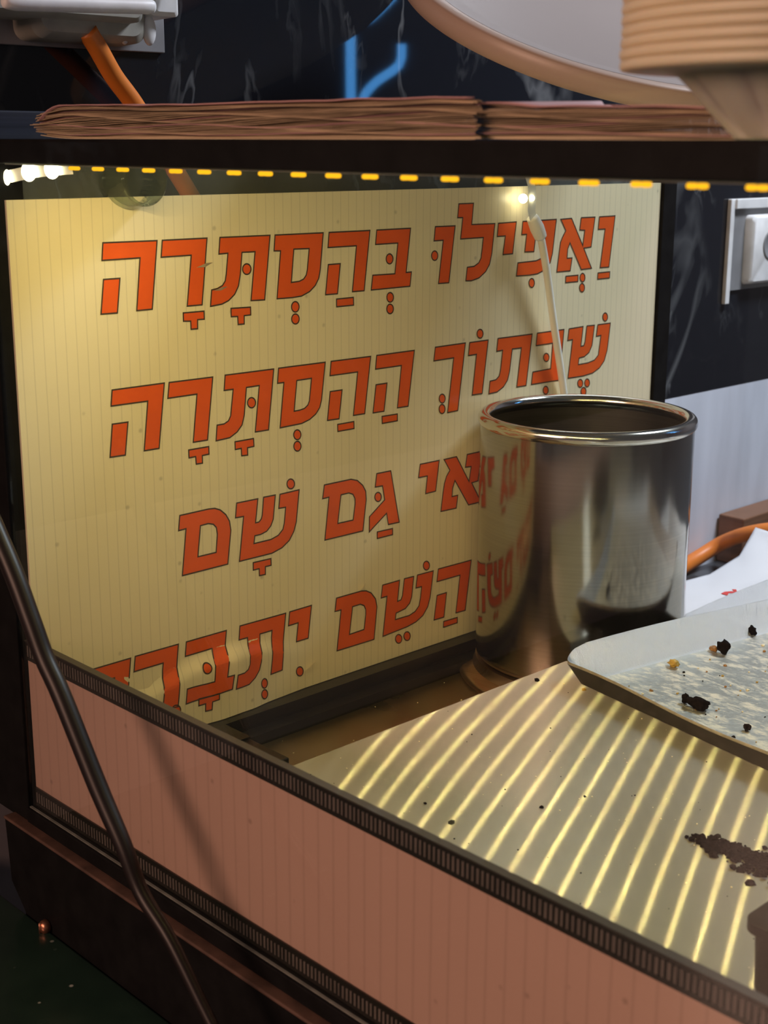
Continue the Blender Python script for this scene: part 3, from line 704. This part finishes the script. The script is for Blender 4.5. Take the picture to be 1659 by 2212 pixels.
# ================================================================== stainless sheet (low raised worktop)
SZ = -.420
bm = bmesh.new()
x0, x1, y0, y1 = .166, 1.24, -.055, .325
NX, NYs = 60, 24
g = [[bm.verts.new((x0+(x1-x0)*i/NX, y0+(y1-y0)*j/NYs, SZ+.00015*math.sin(i*.35)*math.sin(j*.4))) for j in range(NYs+1)] for i in range(NX+1)]
uvl = bm.loops.layers.uv.new('UVMap')
for i in range(NX):
    for j in range(NYs): bm.faces.new((g[i][j], g[i+1][j], g[i+1][j+1], g[i][j+1]))
CS, SN = math.cos(math.radians(24)), math.sin(math.radians(24))      # the scrub marks run askew
# folded skirts
for loop in ([g[i][0] for i in range(NX+1)], [g[NX][j] for j in range(NYs+1)], [g[i][NYs] for i in range(NX, -1, -1)], [g[0][j] for j in range(NYs, -1, -1)]):
    dn = [bm.verts.new(v.co+Vector((0, 0, -.0535))) for v in loop]
    for i in range(len(loop)-1): bm.faces.new((loop[i], dn[i], dn[i+1], loop[i+1]))
bmesh.ops.remove_doubles(bm, verts=[v for v in bm.verts if v.co.z < SZ-.03], dist=1e-5)
for f in bm.faces:
    for l in f.loops: l[uvl].uv = (l.vert.co.x*CS+l.vert.co.y*SN+l.vert.co.z*.3, l.vert.co.y*CS-l.vert.co.x*SN)
SHEET = finish('steel_sheet', bm, M['sheet']); autosmooth(SHEET, 40)
tag(SHEET, 'scratched stainless steel worktop sheet streaked with lamp glints, right of the bare brown pan', 'worktop')

# ================================================================== trays
def tray(name, corner, yaw, lx, ly, h, z0, label, flare=.013, lift=.0, tilt=0.0):
    """shallow pan: corner = front left corner of the rim; x along the front, y to the back"""
    R = Matrix.Rotation(yaw, 3, 'Z') @ Matrix.Rotation(tilt, 3, 'X')
    base = Vector((corner.x, corner.y, z0))
    root = thing(name, base, label, 'tray')
    def W(x, y, z): return base+R @ Vector((x, y, z))
    nx, ny = 36, 36
    def ring(off, z, dr=0.0):
        # rounded rectangle, inset by off
        out = []; rc = max(.004, .016-off*.5)
        for cx_, cy_, a0 in ((lx-off-rc, off+rc, -90), (lx-off-rc, ly-off-rc, 0), (off+rc, ly-off-rc, 90), (off+rc, off+rc, 180)):
            for k in range(9):
                a = math.radians(a0+k*90/8); out.append((cx_+rc*math.cos(a), cy_+rc*math.sin(a)))
        res = []
        for i, p in enumerate(out):
            q = out[(i+1) % len(out)]; n = max(1, int(math.dist(p, q)/.012))
            for k in range(n): res.append((p[0]+(q[0]-p[0])*k/n, p[1]+(q[1]-p[1])*k/n))
        return res
    R0 = ring(0, 0)
    cen = (lx/2, ly/2)
    def place(r, ins, z):
        out = []
        for x, y in r:
            # move inwards along the nearest side
            dx = min(x, lx-x); dy = min(y, ly-y)
            X = min(max(x, ins), lx-ins); Y = min(max(y, ins), ly-ins)
            zz = z
            if z > h*.5:
                zz = z*(1+lift*sstep(.003, .024, y))
                zz += .0016*math.sin(x*31+y*17)
            out.append((X, Y, zz))
        return out
    bm = bmesh.new()
    levels = [(.0008, h-.0030), (-.0006, h-.0016), (.0002, h-.0003), (.0012, h-.0006), (flare, .0025), (flare+.003, .0012)]
    rows = []
    for ins, z in levels: rows.append([bm.verts.new(W(*p)) for p in place(R0, max(0, ins), z)])
    n = len(R0)
    for a in range(len(rows)-1):
        for i in range(n):
            f = bm.faces.new((rows[a][i], rows[a][(i+1) % n], rows[a+1][(i+1) % n], rows[a+1][i])); f.material_index = 1 if a < 2 else 0
    under = [bm.verts.new(W(*p)) for p in place(R0, .0022, h-.0036)]
    outer = [bm.verts.new(W(*p)) for p in place(R0, flare, 0.0)]
    for i in range(n):
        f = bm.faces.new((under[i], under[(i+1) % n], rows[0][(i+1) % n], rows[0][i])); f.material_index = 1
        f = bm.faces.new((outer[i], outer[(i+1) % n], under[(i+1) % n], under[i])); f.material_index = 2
    f = bm.faces.new(outer[::-1]); f.material_index = 0
    bmesh.ops.remove_doubles(bm, verts=bm.verts, dist=1e-6)
    o = finish('tray_wall', bm, [M['traywall'], M['trayedge'], M['trayout']], root); autosmooth(o, 50)
    bm = bmesh.new()
    fl = [bm.verts.new(W(*p)) for p in place(R0, flare+.0025, .0014)]
    bm.faces.new(fl)
    o = finish('tray_floor', bm, M['tray'], root)
    return root, W
tc = onz((1208, 1422), -.3985)
t1, TW = tray('baking_tray', tc, math.radians(-9.7), .42, .36, .0205, SZ+.0012, 'shallow aluminium tray dusted with flour and crumbs, its corner by the pot', lift=.36)
tc2 = onz((1482, 1327), -.430)
t2, TW2 = tray('baking_tray', Vector((tc2.x-.001, tc2.y-.012, 0)), math.radians(2), .42, .34, .0425, -.4728, 'second floured tray, only a sliver showing between the white paper and the front tray', flare=.02)
# crumbs on the tray
def lump(name, p, r, m, label, group, sq=.6, seed=0, parent=None):
    bm = bmesh.new(); bmesh.ops.create_icosphere(bm, subdivisions=3, radius=1)
    for v in bm.verts:
        k = 1+.55*mnoise.noise(v.co*1.6+Vector((seed*3.1, seed, 0)))+.25*mnoise.noise(v.co*4+Vector((seed, 0, 0)))
        v.co = Vector((v.co.x*k*r[0], v.co.y*k*r[1], v.co.z*k*r[2]))
    lo = min(v.co.z for v in bm.verts)
    bmesh.ops.translate(bm, verts=bm.verts, vec=Vector(p)-Vector((0, 0, lo*.9)))
    o = finish(name, bm, m, parent, smooth=True)
    if label: tag(o, label, 'crumb', group)
    return o
TF = SZ+.0028
for k, (px, r, m, lab) in enumerate((
    ((1510, 1533), (.0115, .0065, .005), 'crumb', 'largest burnt crumb near the front lip of the floured tray'),
    ((1480, 1520), (.0035, .003, .0045), 'crumb', 'small burnt flake just left of the largest crumb on the tray'),
    ((1562, 1413), (.0062, .006, .007), 'crumb', 'dark burnt crumb beside an orange speck, midway up the floured tray'),
    ((1624, 1372), (.0045, .004, .005), 'crumb', 'dark crumb lying on a pale drift of flour near the tray wall'),
    ((1454, 1441), (.0062, .0045, .0035), 'yellowbit', 'yellow crumb in the middle of the floured tray'),
    ((1541, 1407), (.0048, .0035, .0028), 'brownbit', 'orange brown crumb left of a dark one on the tray'),
    ((1614, 1579), (.0034, .003, .003), 'crumb', 'tiny black crumb close to the right end of the tray lip'))):
    lump('crumb', onz(px, TF), tuple(q*.85 for q in r), M[m], lab, 'crumbs on the tray', seed=k)
lump('crumb', TW(.0075, .245, .0165), (.0022, .0022, .0022), M['crumb'], 'black speck stuck on the bright inner wall of the tray', 'crumbs on the tray', seed=21)
bm = bmesh.new()
def scatter(bm, pts):
    for (p, r, mi) in pts:
        n0 = len(bm.verts); res = bmesh.ops.create_icosphere(bm, subdivisions=1, radius=r)
        for v in res['verts']:
            v.co = Vector((v.co.x*random.uniform(.7, 1.5), v.co.y*random.uniform(.7, 1.5), v.co.z*random.uniform(.5, 1)))+Vector(p)
        for f in {f for v in res['verts'] for f in v.link_faces}: f.material_index = mi
pts = []
for _ in range(230):
    u, v = random.uniform(.03, .38), random.uniform(.02, .32)
    q = TW(u, v, .0020); pts.append((q, random.choice((.0006, .0008, .0011, .0016)), random.choice((0, 0, 1, 2, 3, 3))))
scatter(bm, pts)
o = finish('tray_crumbs', bm, [M['crumb'], M['brownbit'], M['yellowbit'], M['palebit']]); tag(o, 'fine specks of crumb sprinkled over the floured tray', 'crumbs', kind='stuff')
bm = bmesh.new(); pts = []
def okp(q): return True
for _ in range(260):
    x, y = random.uniform(.17, .75), random.uniform(-.05, .30)
    q = Vector((x, y, SZ+.0007)); pts.append((q, random.choice((.0003, .0004, .0006)), random.choice((0, 3, 3, 3))))
for px, r, mi in (((975, 1776), .0022, 0), ((1170, 1743), .0016, 0), ((1160, 1469), .0022, 0), ((1262, 1489), .0018, 2), ((1263, 1720), .001, 0), ((918, 1735), .0012, 0)):
    pts.append((onz(px, SZ+.001), r, mi))
scatter(bm, pts)
o = finish('sheet_crumbs', bm, [M['crumb'], M['brownbit'], M['yellowbit'], M['palebit']]); tag(o, 'fine specks of crumb scattered over the stainless worktop', 'crumbs', kind='stuff')
bm = bmesh.new(); pts = []
for _ in range(90):
    x, y = random.uniform(.03, .155), random.uniform(-.04, .36)
    if (x-PC[0])**2+(y-PC[1])**2 < .115**2: continue
    pts.append((Vector((x, y, -.4732)), random.choice((.0004, .0006, .0009)), 3))
for px, r in (((642, 1565), .0030), ((548, 1574), .0042)): pts.append((onz(px, -.4725), r, 3))
scatter(bm, pts)
o = finish('pan_crumbs', bm, [M['crumb'], M['brownbit'], M['yellowbit'], M['palebit']]); tag(o, 'pale crumbs on the brown pan at the foot of the sign', 'crumbs', kind='stuff')
# charred smear on the sheet
bm = bmesh.new(); pts = []
a, b = onz((1515, 1818), SZ), onz((1700, 1885), SZ)
for _ in range(420):
    t = random.random()**.8; w = .006+.012*t
    q = a.lerp(b, t)+Vector((random.gauss(0, .004), random.gauss(0, w*.5), .0008+abs(random.gauss(0, .001))))
    pts.append((q, random.choice((.0008, .0012, .0018, .0024))*(1.2-.4*t), 0))
for px in ((1600, 1878), (1620, 1908), (1640, 1888), (1650, 1872)): pts.append((onz(px, SZ+.001), .003, 0))
scatter(bm, pts)
o = finish('charred_crumbs', bm, [M['crumb']]); tag(o, 'smear of black charred crumbs on the stainless worktop', 'crumbs', kind='stuff')

# dark tub at the front right
tq = onz((1614, 2090), SZ)
TUB = thing('food_tub', (.60, .075, SZ), 'dark olive food tub cut off at the lower right, standing on the stainless worktop', 'tub')
def rrect(x0, y0, x1, y1, rc, n=6):
    out = []
    for cx_, cy_, a0 in ((x1-rc, y0+rc, -90), (x1-rc, y1-rc, 0), (x0+rc, y1-rc, 90), (x0+rc, y0+rc, 180)):
        for k in range(n+1):
            a = math.radians(a0+90*k/n); out.append((cx_+rc*math.cos(a), cy_+rc*math.sin(a)))
    return out
def loft(bm, rows, cap0=True, cap1=True, mi=0):
    V = [[bm.verts.new(p) for p in r] for r in rows]; n = len(V[0])
    for a in range(len(V)-1):
        for i in range(n):
            f = bm.faces.new((V[a][i], V[a][(i+1) % n], V[a+1][(i+1) % n], V[a+1][i])); f.material_index = mi
    if cap0: bm.faces.new(V[0][::-1]).material_index = mi
    if cap1: bm.faces.new(V[-1]).material_index = mi
tx, ty = onz((1612, 2150), SZ).x, onz((1612, 2150), SZ).y
tx0, ty0 = tx+.004, ty-.006
bm = bmesh.new()
loft(bm, [[(x, y, z) for x, y in rrect(tx0+i, ty0+i, tx0+.14-i, ty0+.10-i, .008)] for i, z in ((0.002, SZ+.0008), (0.0, SZ+.010), (-.0012, SZ+.040), (.0025, SZ+.040), (.004, SZ+.006))])
o = finish('tub_body', bm, M['tub'], TUB); autosmooth(o, 45)
bm = bmesh.new()
loft(bm, [[(x, y, z) for x, y in rrect(tx0+i, ty0+i, tx0+.14-i, ty0+.10-i, .009)] for i, z in ((-.001, SZ+.0405), (-.0045, SZ+.042), (-.0045, SZ+.0475), (-.002, SZ+.049), (.004, SZ+.049))])
o = finish('tub_lid', bm, M['tub'], TUB); autosmooth(o, 45)

# ================================================================== things behind, on the right
# white paper with a scrap of red print
bm = bmesh.new()
ctrl = [[onz((1476, 1352), -.4560), onz((1520, 1335), -.4560), onz((1590, 1305), -.4555), onz((1670, 1275), -.4550), onz((1760, 1240), -.4540)],
        [onz((1474, 1296), -.4600), onz((1530, 1282), -.4590), onz((1600, 1262), -.4570), onz((1680, 1240), -.4530), onz((1790, 1215), -.4500)],
        [onz((1474, 1256), -.4620), onz((1533, 1240), -.4610), onz((1597, 1200), -.4500), onz((1632, 1139), -.4320), onz((1810, 1196), -.4300)]]
def lin(P, t):
    t *= len(P)-1; i = min(int(t), len(P)-2); return P[i].lerp(P[i+1], t-i)
NU = 24
g = [[bm.verts.new(lin([lin(row, u/NU) for row in ctrl], v/NU)) for u in range(NU+1)] for v in range(NU+1)]
for i in range(NU):
    for j in range(NU): bm.faces.new((g[i][j], g[i+1][j], g[i+1][j+1], g[i][j+1]))
PAP = thick(finish('paper_sheet', bm, M['paperw'], smooth=True), .0004); tag(PAP, 'white paper sheet with a curled corner lying right of the steel pot', 'paper')
bm = bmesh.new()
q = [(1558, 1283), (1568, 1278), (1578, 1277), (1583, 1274), (1581, 1281), (1591, 1280), (1592, 1275), (1587, 1274), (1583, 1274)]
poly = [(1557, 1283), (1566, 1279), (1580, 1278), (1587, 1279), (1581, 1274), (1590, 1274), (1593, 1281), (1586, 1283), (1574, 1282), (1572, 1287), (1566, 1286)]
def topap(p):
    best = None; d = ray(p)
    me = PAP.data
    dg = None
    o0 = Vector(EYE); dv = Vector(d)
    for f in me.polygons:
        c = [me.vertices[i].co+PAP.location for i in f.vertices]
        from mathutils.geometry import intersect_ray_tri
        for t in ((0, 1, 2), (0, 2, 3)):
            if max(t) >= len(c): continue
            h = intersect_ray_tri(c[t[0]], c[t[1]], c[t[2]], dv, o0, True)
            if h is not None and (best is None or (h-o0).length < (best-o0).length): best = h
    return best+Vector((0, 0, .0006)) if best is not None else None
v = [topap(p) for p in poly]
if all(x is not None for x in v):
    vs = [bm.verts.new(x) for x in v]
    for t in tessellate_polygon([[Vector((p[0], p[1], 0)) for p in poly]]): bm.faces.new([vs[i] for i in t])
    PIVOT[PAP.name] = PAP.location.copy()
    o = finish('red_print', bm, M['redprint'], PAP); o['label'] = 'scrap of red print'
# wood block
wq = onz((1607, 1140), -.470)
bm = bmesh.new(); w0 = onx((1606, 1150), -.080); w1 = onx((1606, 1122), -.080)
add_box(bm, (-.118, w0.y-.001, -.5298), (-.080, w0.y+.34, w1.z), 0, .002)
o = finish('wood_block', bm, M['wood']); tag(o, 'brown wooden block by the white wall at the right edge', 'block')
# orange conduit on the slab
bm = bmesh.new()
pt = [((1420, 1262), -.520), ((1470, 1228), -.519), ((1515, 1200), -.511), ((1560, 1173), -.496), ((1610, 1154), -.476), ((1670, 1144), -.466), ((1760, 1140), -.464), ((1860, 1150), -.480)]
add_tube(bm, [onz(p, z) for p, z in pt], .0095)
o = finish('orange_conduit', bm, M['cableo'], smooth=True); tag(o, 'orange conduit looping over the grey slab behind the white paper', 'cable')
# recessed outlet on the marble
oc = onx((1572, 430), WX); oc2 = onx((1572, 655), WX)
OUT = thing('wall_socket', (WX, oc.y+.045, oc2.z), 'white recessed wall socket on the marble at the right edge', 'socket')
y0, zt, zb = oc.y, oc.z, oc2.z
bm = bmesh.new()
add_box(bm, (WX+.0003, y0, zb), (WX+.006, y0+.009, zt), 0, .001); add_box(bm, (WX+.0003, y0+.0085, zt-.012), (WX+.009, y0+.13, zt), 0, .001); add_box(bm, (WX+.0003, y0+.121, zb), (WX+.006, y0+.13, zt-.012), 0, .001)
finish('socket_frame', bm, M['plug'], OUT)
boxobj('socket_recess', (WX+.0003, y0+.009, zb+.016), (WX+.003, y0+.121, zt-.012), M['plugr'], OUT)
bm = bmesh.new()
loft(bm, [[(WX+.003+i, y, z) for y, z in rrect(y0+.038+k, zb+.022+k, y0+.121-k, zt-.020-k, .006)] for i, k in ((0, 0), (.009, .001), (.012, .004))])
MOD = o = finish('socket_module', bm, M['plug'], OUT); autosmooth(o, 40)
bm = bmesh.new()
add_lathe(bm, [(.0001, .0), (.016, .0), (.0175, .0012), (.019, .0), (.019, -.001)], (0, 0), 36)
bmesh.ops.rotate(bm, verts=bm.verts, cent=(0, 0, 0), matrix=Matrix.Rotation(PI/2, 3, 'Y'))
bmesh.ops.translate(bm, verts=bm.verts, vec=(WX+.0155, y0+.082, (zt+zb)/2+.006))
o = finish('socket_hole', bm, M['plugr'], MOD, smooth=True)

# ================================================================== socket box upper left, with its orange conduit
BX = thing('socket_box', onx((200, 110), WX), 'grimy white double socket box on the marble in the upper left corner', 'socket')
def at(p, x): return onx(p, x)
a, b = at((-60, 60), WX+.012), at((357, 112), WX+.004)
bm = bmesh.new(); add_box(bm, (WX+.0003, a.y-.02, at((300, 112), WX+.004).z), (WX+.004, b.y, .20), 0, .001); finish('back_plate', bm, M['plugr'], BX)
l, r_ = at((68, 60), WX+.03), at((318, 60), WX+.03)
zb_ = at((200, 92), WX+.03).z
bm = bmesh.new(); loft(bm, [[(WX+.004+i, y, z) for y, z in rrect(l.y+k, zb_+k, r_.y-k, .16-k, .010)] for i, k in ((0, 0), (.024, .001), (.030, .006))])
o = finish('lower_body', bm, M['plugd'], BX); autosmooth(o, 40)
l2, r2 = at((-90, 20), WX+.05), at((316, 20), WX+.05); zb2 = at((200, 44), WX+.05).z
bm = bmesh.new(); loft(bm, [[(WX+.010+i, y, z) for y, z in rrect(l2.y+k, zb2+k, r2.y-k, .17-k, .006)] for i, k in ((0, 0), (.036, .001), (.040, .004))])
UPB = o = finish('upper_body', bm, M['plugd'], BX); autosmooth(o, 40)
bm = bmesh.new(); q1, q2 = at((34, 5), WX+.062), at((318, 14), WX+.062)
add_tube(bm, [q1+Vector((0, -.01, 0)), q1, q1.lerp(q2, .5), q2, q2+Vector((0, .004, 0))], [.003, .0058, .0058, .0055, .002], n=16)
o = finish('front_lip', bm, M['plug'], UPB, smooth=True); o['label'] = 'rounded white lip'
l3, r3 = at((326, 20), WX+.04), at((390, 20), WX+.04); zb3 = at((360, 38), WX+.04).z
bm = bmesh.new(); loft(bm, [[(WX+.004+i, y, z) for y, z in rrect(l3.y+k, zb3+k, r3.y-k, .15-k, .003)] for i, k in ((0, 0), (.034, .001), (.037, .004))])
o = finish('side_block', bm, M['plug'], BX); autosmooth(o, 40)
bm = bmesh.new()
for px, rr in (((322, 66), .0075), ((268, 72), .0055)):
    q = at(px, WX+.028); r_s = bmesh.ops.create_uvsphere(bm, u_segments=16, v_segments=10, radius=rr, matrix=Matrix.Translation(q) @ Matrix.Diagonal((.5, .8, 1.5, 1)))
finish('plaster_patch', bm, M['plug'], BX, smooth=True)
bm = bmesh.new(); add_tube(bm, [at(p, x) for p, x in (((188, 66), WX+.030), ((212, 105), WX+.026), ((246, 165), WX+.018), ((290, 225), WX+.014), ((345, 315), WX+.0105), ((392, 390), WX+.010), ((440, 470), WX+.010))], [.0078, .0076, .0075, .0075, .0074, .0074, .0074])
o = finish('orange_conduit', bm, M['cableo'], smooth=True); tag(o, 'orange conduit running down the marble from the socket box', 'cable')

# ================================================================== on the roof of the case
# two piles of wrapping paper
def pile(px_l, px_r, tops, y_f, depth, fan, label, zb, skew=0.0, n=38):
    l = ony((px_l, 300), y_f).x; r = ony((px_r, 300), y_f).x
    root = thing('paper_pile', ((l+r)/2, y_f+depth/2, zb), label, 'papers')
    tp = [(ony((px, py), y_f).x, ony((px, py), y_f).z) for px, py in tops]
    def top(x):
        if x <= tp[0][0]: return tp[0][1]
        for (xa, za), (xb, zb_) in zip(tp, tp[1:]):
            if x <= xb: return za+(zb_-za)*(x-xa)/(xb-xa)
        return tp[-1][1]
    bm = bmesh.new()
    nx = 70
    for k in range(n):
        t0 = k/n; t1 = (k+.80)/n
        jl = fan*abs(t0-.45)*1.2+random.uniform(0, .0025); jy = random.uniform(0, .0035)+.002*math.sin(k*.9)
        rows = []
        for i in range(nx+1):
            x = l+jl+(r-l-jl-random.uniform(0, .0001))*i/nx
            H = top(x)-zb
            sag = .0012*math.sin(x*40+k*.5)*t0*(1-t0)*4
            curl = fan*1.1*max(0, 1-(x-l)/.06)**2*(.45-t0)*.35
            za = zb+H*t0+sag+max(curl, -.6*H*t0); zc = za+H*.85/n
            yy = y_f+jy+.0014*mnoise.noise(Vector((x*22, k*.7, 0)))
            rows.append((x, yy, za, zc))
        A = [bm.verts.new((x, y, a)) for x, y, a, c in rows]; B_ = [bm.verts.new((x, y, c)) for x, y, a, c in rows]
        bx = lambda x: x-skew*(x-l)/(r-l)
        A2 = [bm.verts.new((bx(x), y_f+depth, a)) for x, y, a, c in rows]; B2 = [bm.verts.new((bx(x), y_f+depth, c)) for x, y, a, c in rows]
        col = 1 if k in (0, 1, 2) else (2 if (k % 9 == 5) else 0)
        for i in range(nx):
            for q in ((A[i], A[i+1], B_[i+1], B_[i]), (B_[i], B_[i+1], B2[i+1], B2[i]), (A[i], A2[i], A2[i+1], A[i+1])):
                f = bm.faces.new(q); f.material_index = col
        for e in (0, nx):
            f = bm.faces.new((A[e], B_[e], B2[e], A2[e])); f.material_index = col
    o = finish('sheet_edges', bm, [M['paperedge'], M['papery'], M['papertop']], root)
    bm = bmesh.new(); nx = 60; G_ = []
    for i in range(nx+1):
        x = l+fan*.55+.002+(r-l-fan*.55-.002)*i/nx
        z = top(x)+.0007+.0010*mnoise.noise(Vector((x*30, 3.3, 0)))-(fan*.25 if x-l < .0 else 0)
        z -= fan*.5*max(0, 1-(x-l-fan*.5)/.035)**2
        G_.append([bm.verts.new((x-skew*(x-l)/(r-l)*j/6, y_f-.0012+.0010*mnoise.noise(Vector((x*45, 1, 0)))+depth*j/6, z+.003*j/6)) for j in range(7)])
    for i in range(nx):
        for j in range(6): bm.faces.new((G_[i][j], G_[i+1][j], G_[i+1][j+1], G_[i][j+1]))
    o = thick(finish('top_sheet', bm, M['papertop'], root, smooth=True), .0007); o['label'] = 'pinkish top sheet'
    return root
PB = .0019
pile(66, 1026, [(66, 235), (130, 227), (300, 229), (500, 225), (700, 219), (940, 211), (1040, 216)], -.058, .115, .020, 'pile of cream and pink wrapping paper with a fanned left end on the case', PB, skew=.13)
pile(1004, 1592, [(1000, 221), (1060, 224), (1160, 232), (1300, 233), (1500, 233), (1600, 236)], -.050, .10, .003, 'flatter pile of wrapping paper on the case, reaching behind the bowls', PB, skew=.13, n=32)

# bowls
BD = .55
bp = atd((1752, 300), BD)
BC = (bp.x, bp.y)
k = BD/F
BS = BD/.80
BR = .110
def bowlmesh():
    bm = bmesh.new()
    n = 96
    prof = [(.0001, .0010), (.040, .0010), (.0425, .0), (.0435, .0012), (.0600, .0170), (.0720, .0300), (.0775, .0350), (.0850, .0368), (.1000, .0372), (BR-.001, .0378), (BR, .0395), (BR-.0004, .0425), (BR-.003, .0432), (.1000, .0425), (.0860, .0410), (.0760, .0372), (.0700, .0310), (.0580, .0180), (.0410, .0030), (.0001, .0025)]
    rings = add_lathe(bm, prof, (0, 0), n)
    for ri in range(3, 7):
        for q, v in enumerate(rings[ri]):
            d = Vector((v.co.x, v.co.y, 0)).normalized()
            v.co -= d*.0022*max(0, math.cos(q*2*PI/n*12))**3
    bmesh.ops.scale(bm, vec=(BS, BS, BS), verts=bm.verts)
    me = bpy.data.meshes.new('bowl'); bmesh.ops.recalc_face_normals(bm, faces=bm.faces); bm.to_mesh(me); bm.free()
    me.materials.append(M['bowl'])
    for p in me.polygons: p.use_smooth = True
    return me
me = bowlmesh()
ORD = ['lowest', 'second from the bottom', 'third from the bottom', 'fourth from the bottom', 'fifth from the bottom', 'sixth from the bottom', 'seventh from the bottom', 'eighth from the bottom', 'ninth from the bottom']
b0 = bpy.data.objects.new('bowl', me)
for i in range(8):
    o = b0 if i == 0 else b0.copy()
    COL.objects.link(o)
    o.location = (BC[0]+random.uniform(-.0004, .0004)*(i > 0), BC[1], PB+.0001+i*.0061*BS)
    o.rotation_euler = (0, 0, i*.05)
    tag(o, 'cream plastic bowl, ' + ORD[i] + ' of the stack on the case', 'bowl', 'stacked bowls on the case')

# big pale dish tilted behind the bowls
dd = 1.12
dc = atd((1368, -4), dd)
DR = .170*dd/1.02
hd = Vector((EYE[0]-dc.x, EYE[1]-dc.y, 0)).normalized()
hd = Matrix.Rotation(.541, 3, 'Z') @ hd
th = .447
nrm = hd*math.sin(th)+Vector((0, 0, 1))*math.cos(th)
DISH = thing('serving_dish', dc-nrm*.02, 'large round pale dish tilted behind the stack of bowls', 'dish')
rot = nrm.to_track_quat('Z', 'Y').to_matrix()
def dishpart(name, prof, m, closed=False):
    bm = bmesh.new(); add_lathe(bm, prof, (0, 0), 128, closed=closed)
    for v in bm.verts: v.co = dc+rot @ v.co
    return finish(name, bm, m, DISH, smooth=True)
dishpart('dish_face', [(.0001, -.006), (DR*.80, -.006), (DR*.86, -.003), (DR*.93, -.0005)], M['dish'])
dishpart('dish_rim', [(DR*.925, -.0008), (DR*.985, .0010), (DR, -.001), (DR*1.002, -.010), (DR*.995, -.0165), (DR*.97, -.0185), (.0001, -.0190)], M['dishchip'])

# ================================================================== slanting rod in front of the case
bm = bmesh.new()
rp = [((-70, 1010), -.140), ((20, 1215), -.140), ((66, 1338), -.140), ((96, 1421), -.140), ((133, 1503), -.140), ((211, 1698), -.140), ((267, 1828), -.140), ((306, 1930), -.140), ((368, 2031), -.140), ((451, 2199), -.140), ((520, 2330), -.140)]
add_tube(bm, [ony(p, y) for p, y in rp], [.0066, .0065, .0064, .0063, .0062, .0060, .0054, .0048, .0042, .0036, .0032], n=20)
o = finish('slanting_rod', bm, M['rod'], smooth=True); tag(o, 'dark tapering rod slanting across the left front of the case', 'rod')

# ================================================================== blue lamps of the shop, seen mirrored in the marble
def mirrored(p, dist):
    w = onx(p, WX); d = Vector(ray(p)).normalized(); d.x = -d.x
    return w+d*dist
def bluelight(name, pxs, dist, rad, label, strength=None):
    bm = bmesh.new(); add_tube(bm, [mirrored(p, dist) for p in pxs], rad, n=10, sub=3)
    o = finish(name, bm, strength or M['bluelamp'], smooth=True); tag(o, label, 'lamp'); return o
bluelight('blue_light_tube', [(757, -120), (757, 60), (758, 230)], 1.25, .0085, 'straight blue light tube mirrored in the marble wall')
bluelight('blue_light_tube', [(790, -60), (788, 30), (800, 38), (850, -10)], 1.35, .009, 'bent blue light tube mirrored in the marble, upper end')
bluelight('blue_light_tube', [(868, 95), (862, 140), (815, 175), (788, 205), (780, 235)], 1.35, .008, 'curved blue light tube mirrored in the marble, just above the papers')

# lift the place to its real height
for o in list(SC.objects):
    if o.parent is None: o.location.z += LIFT
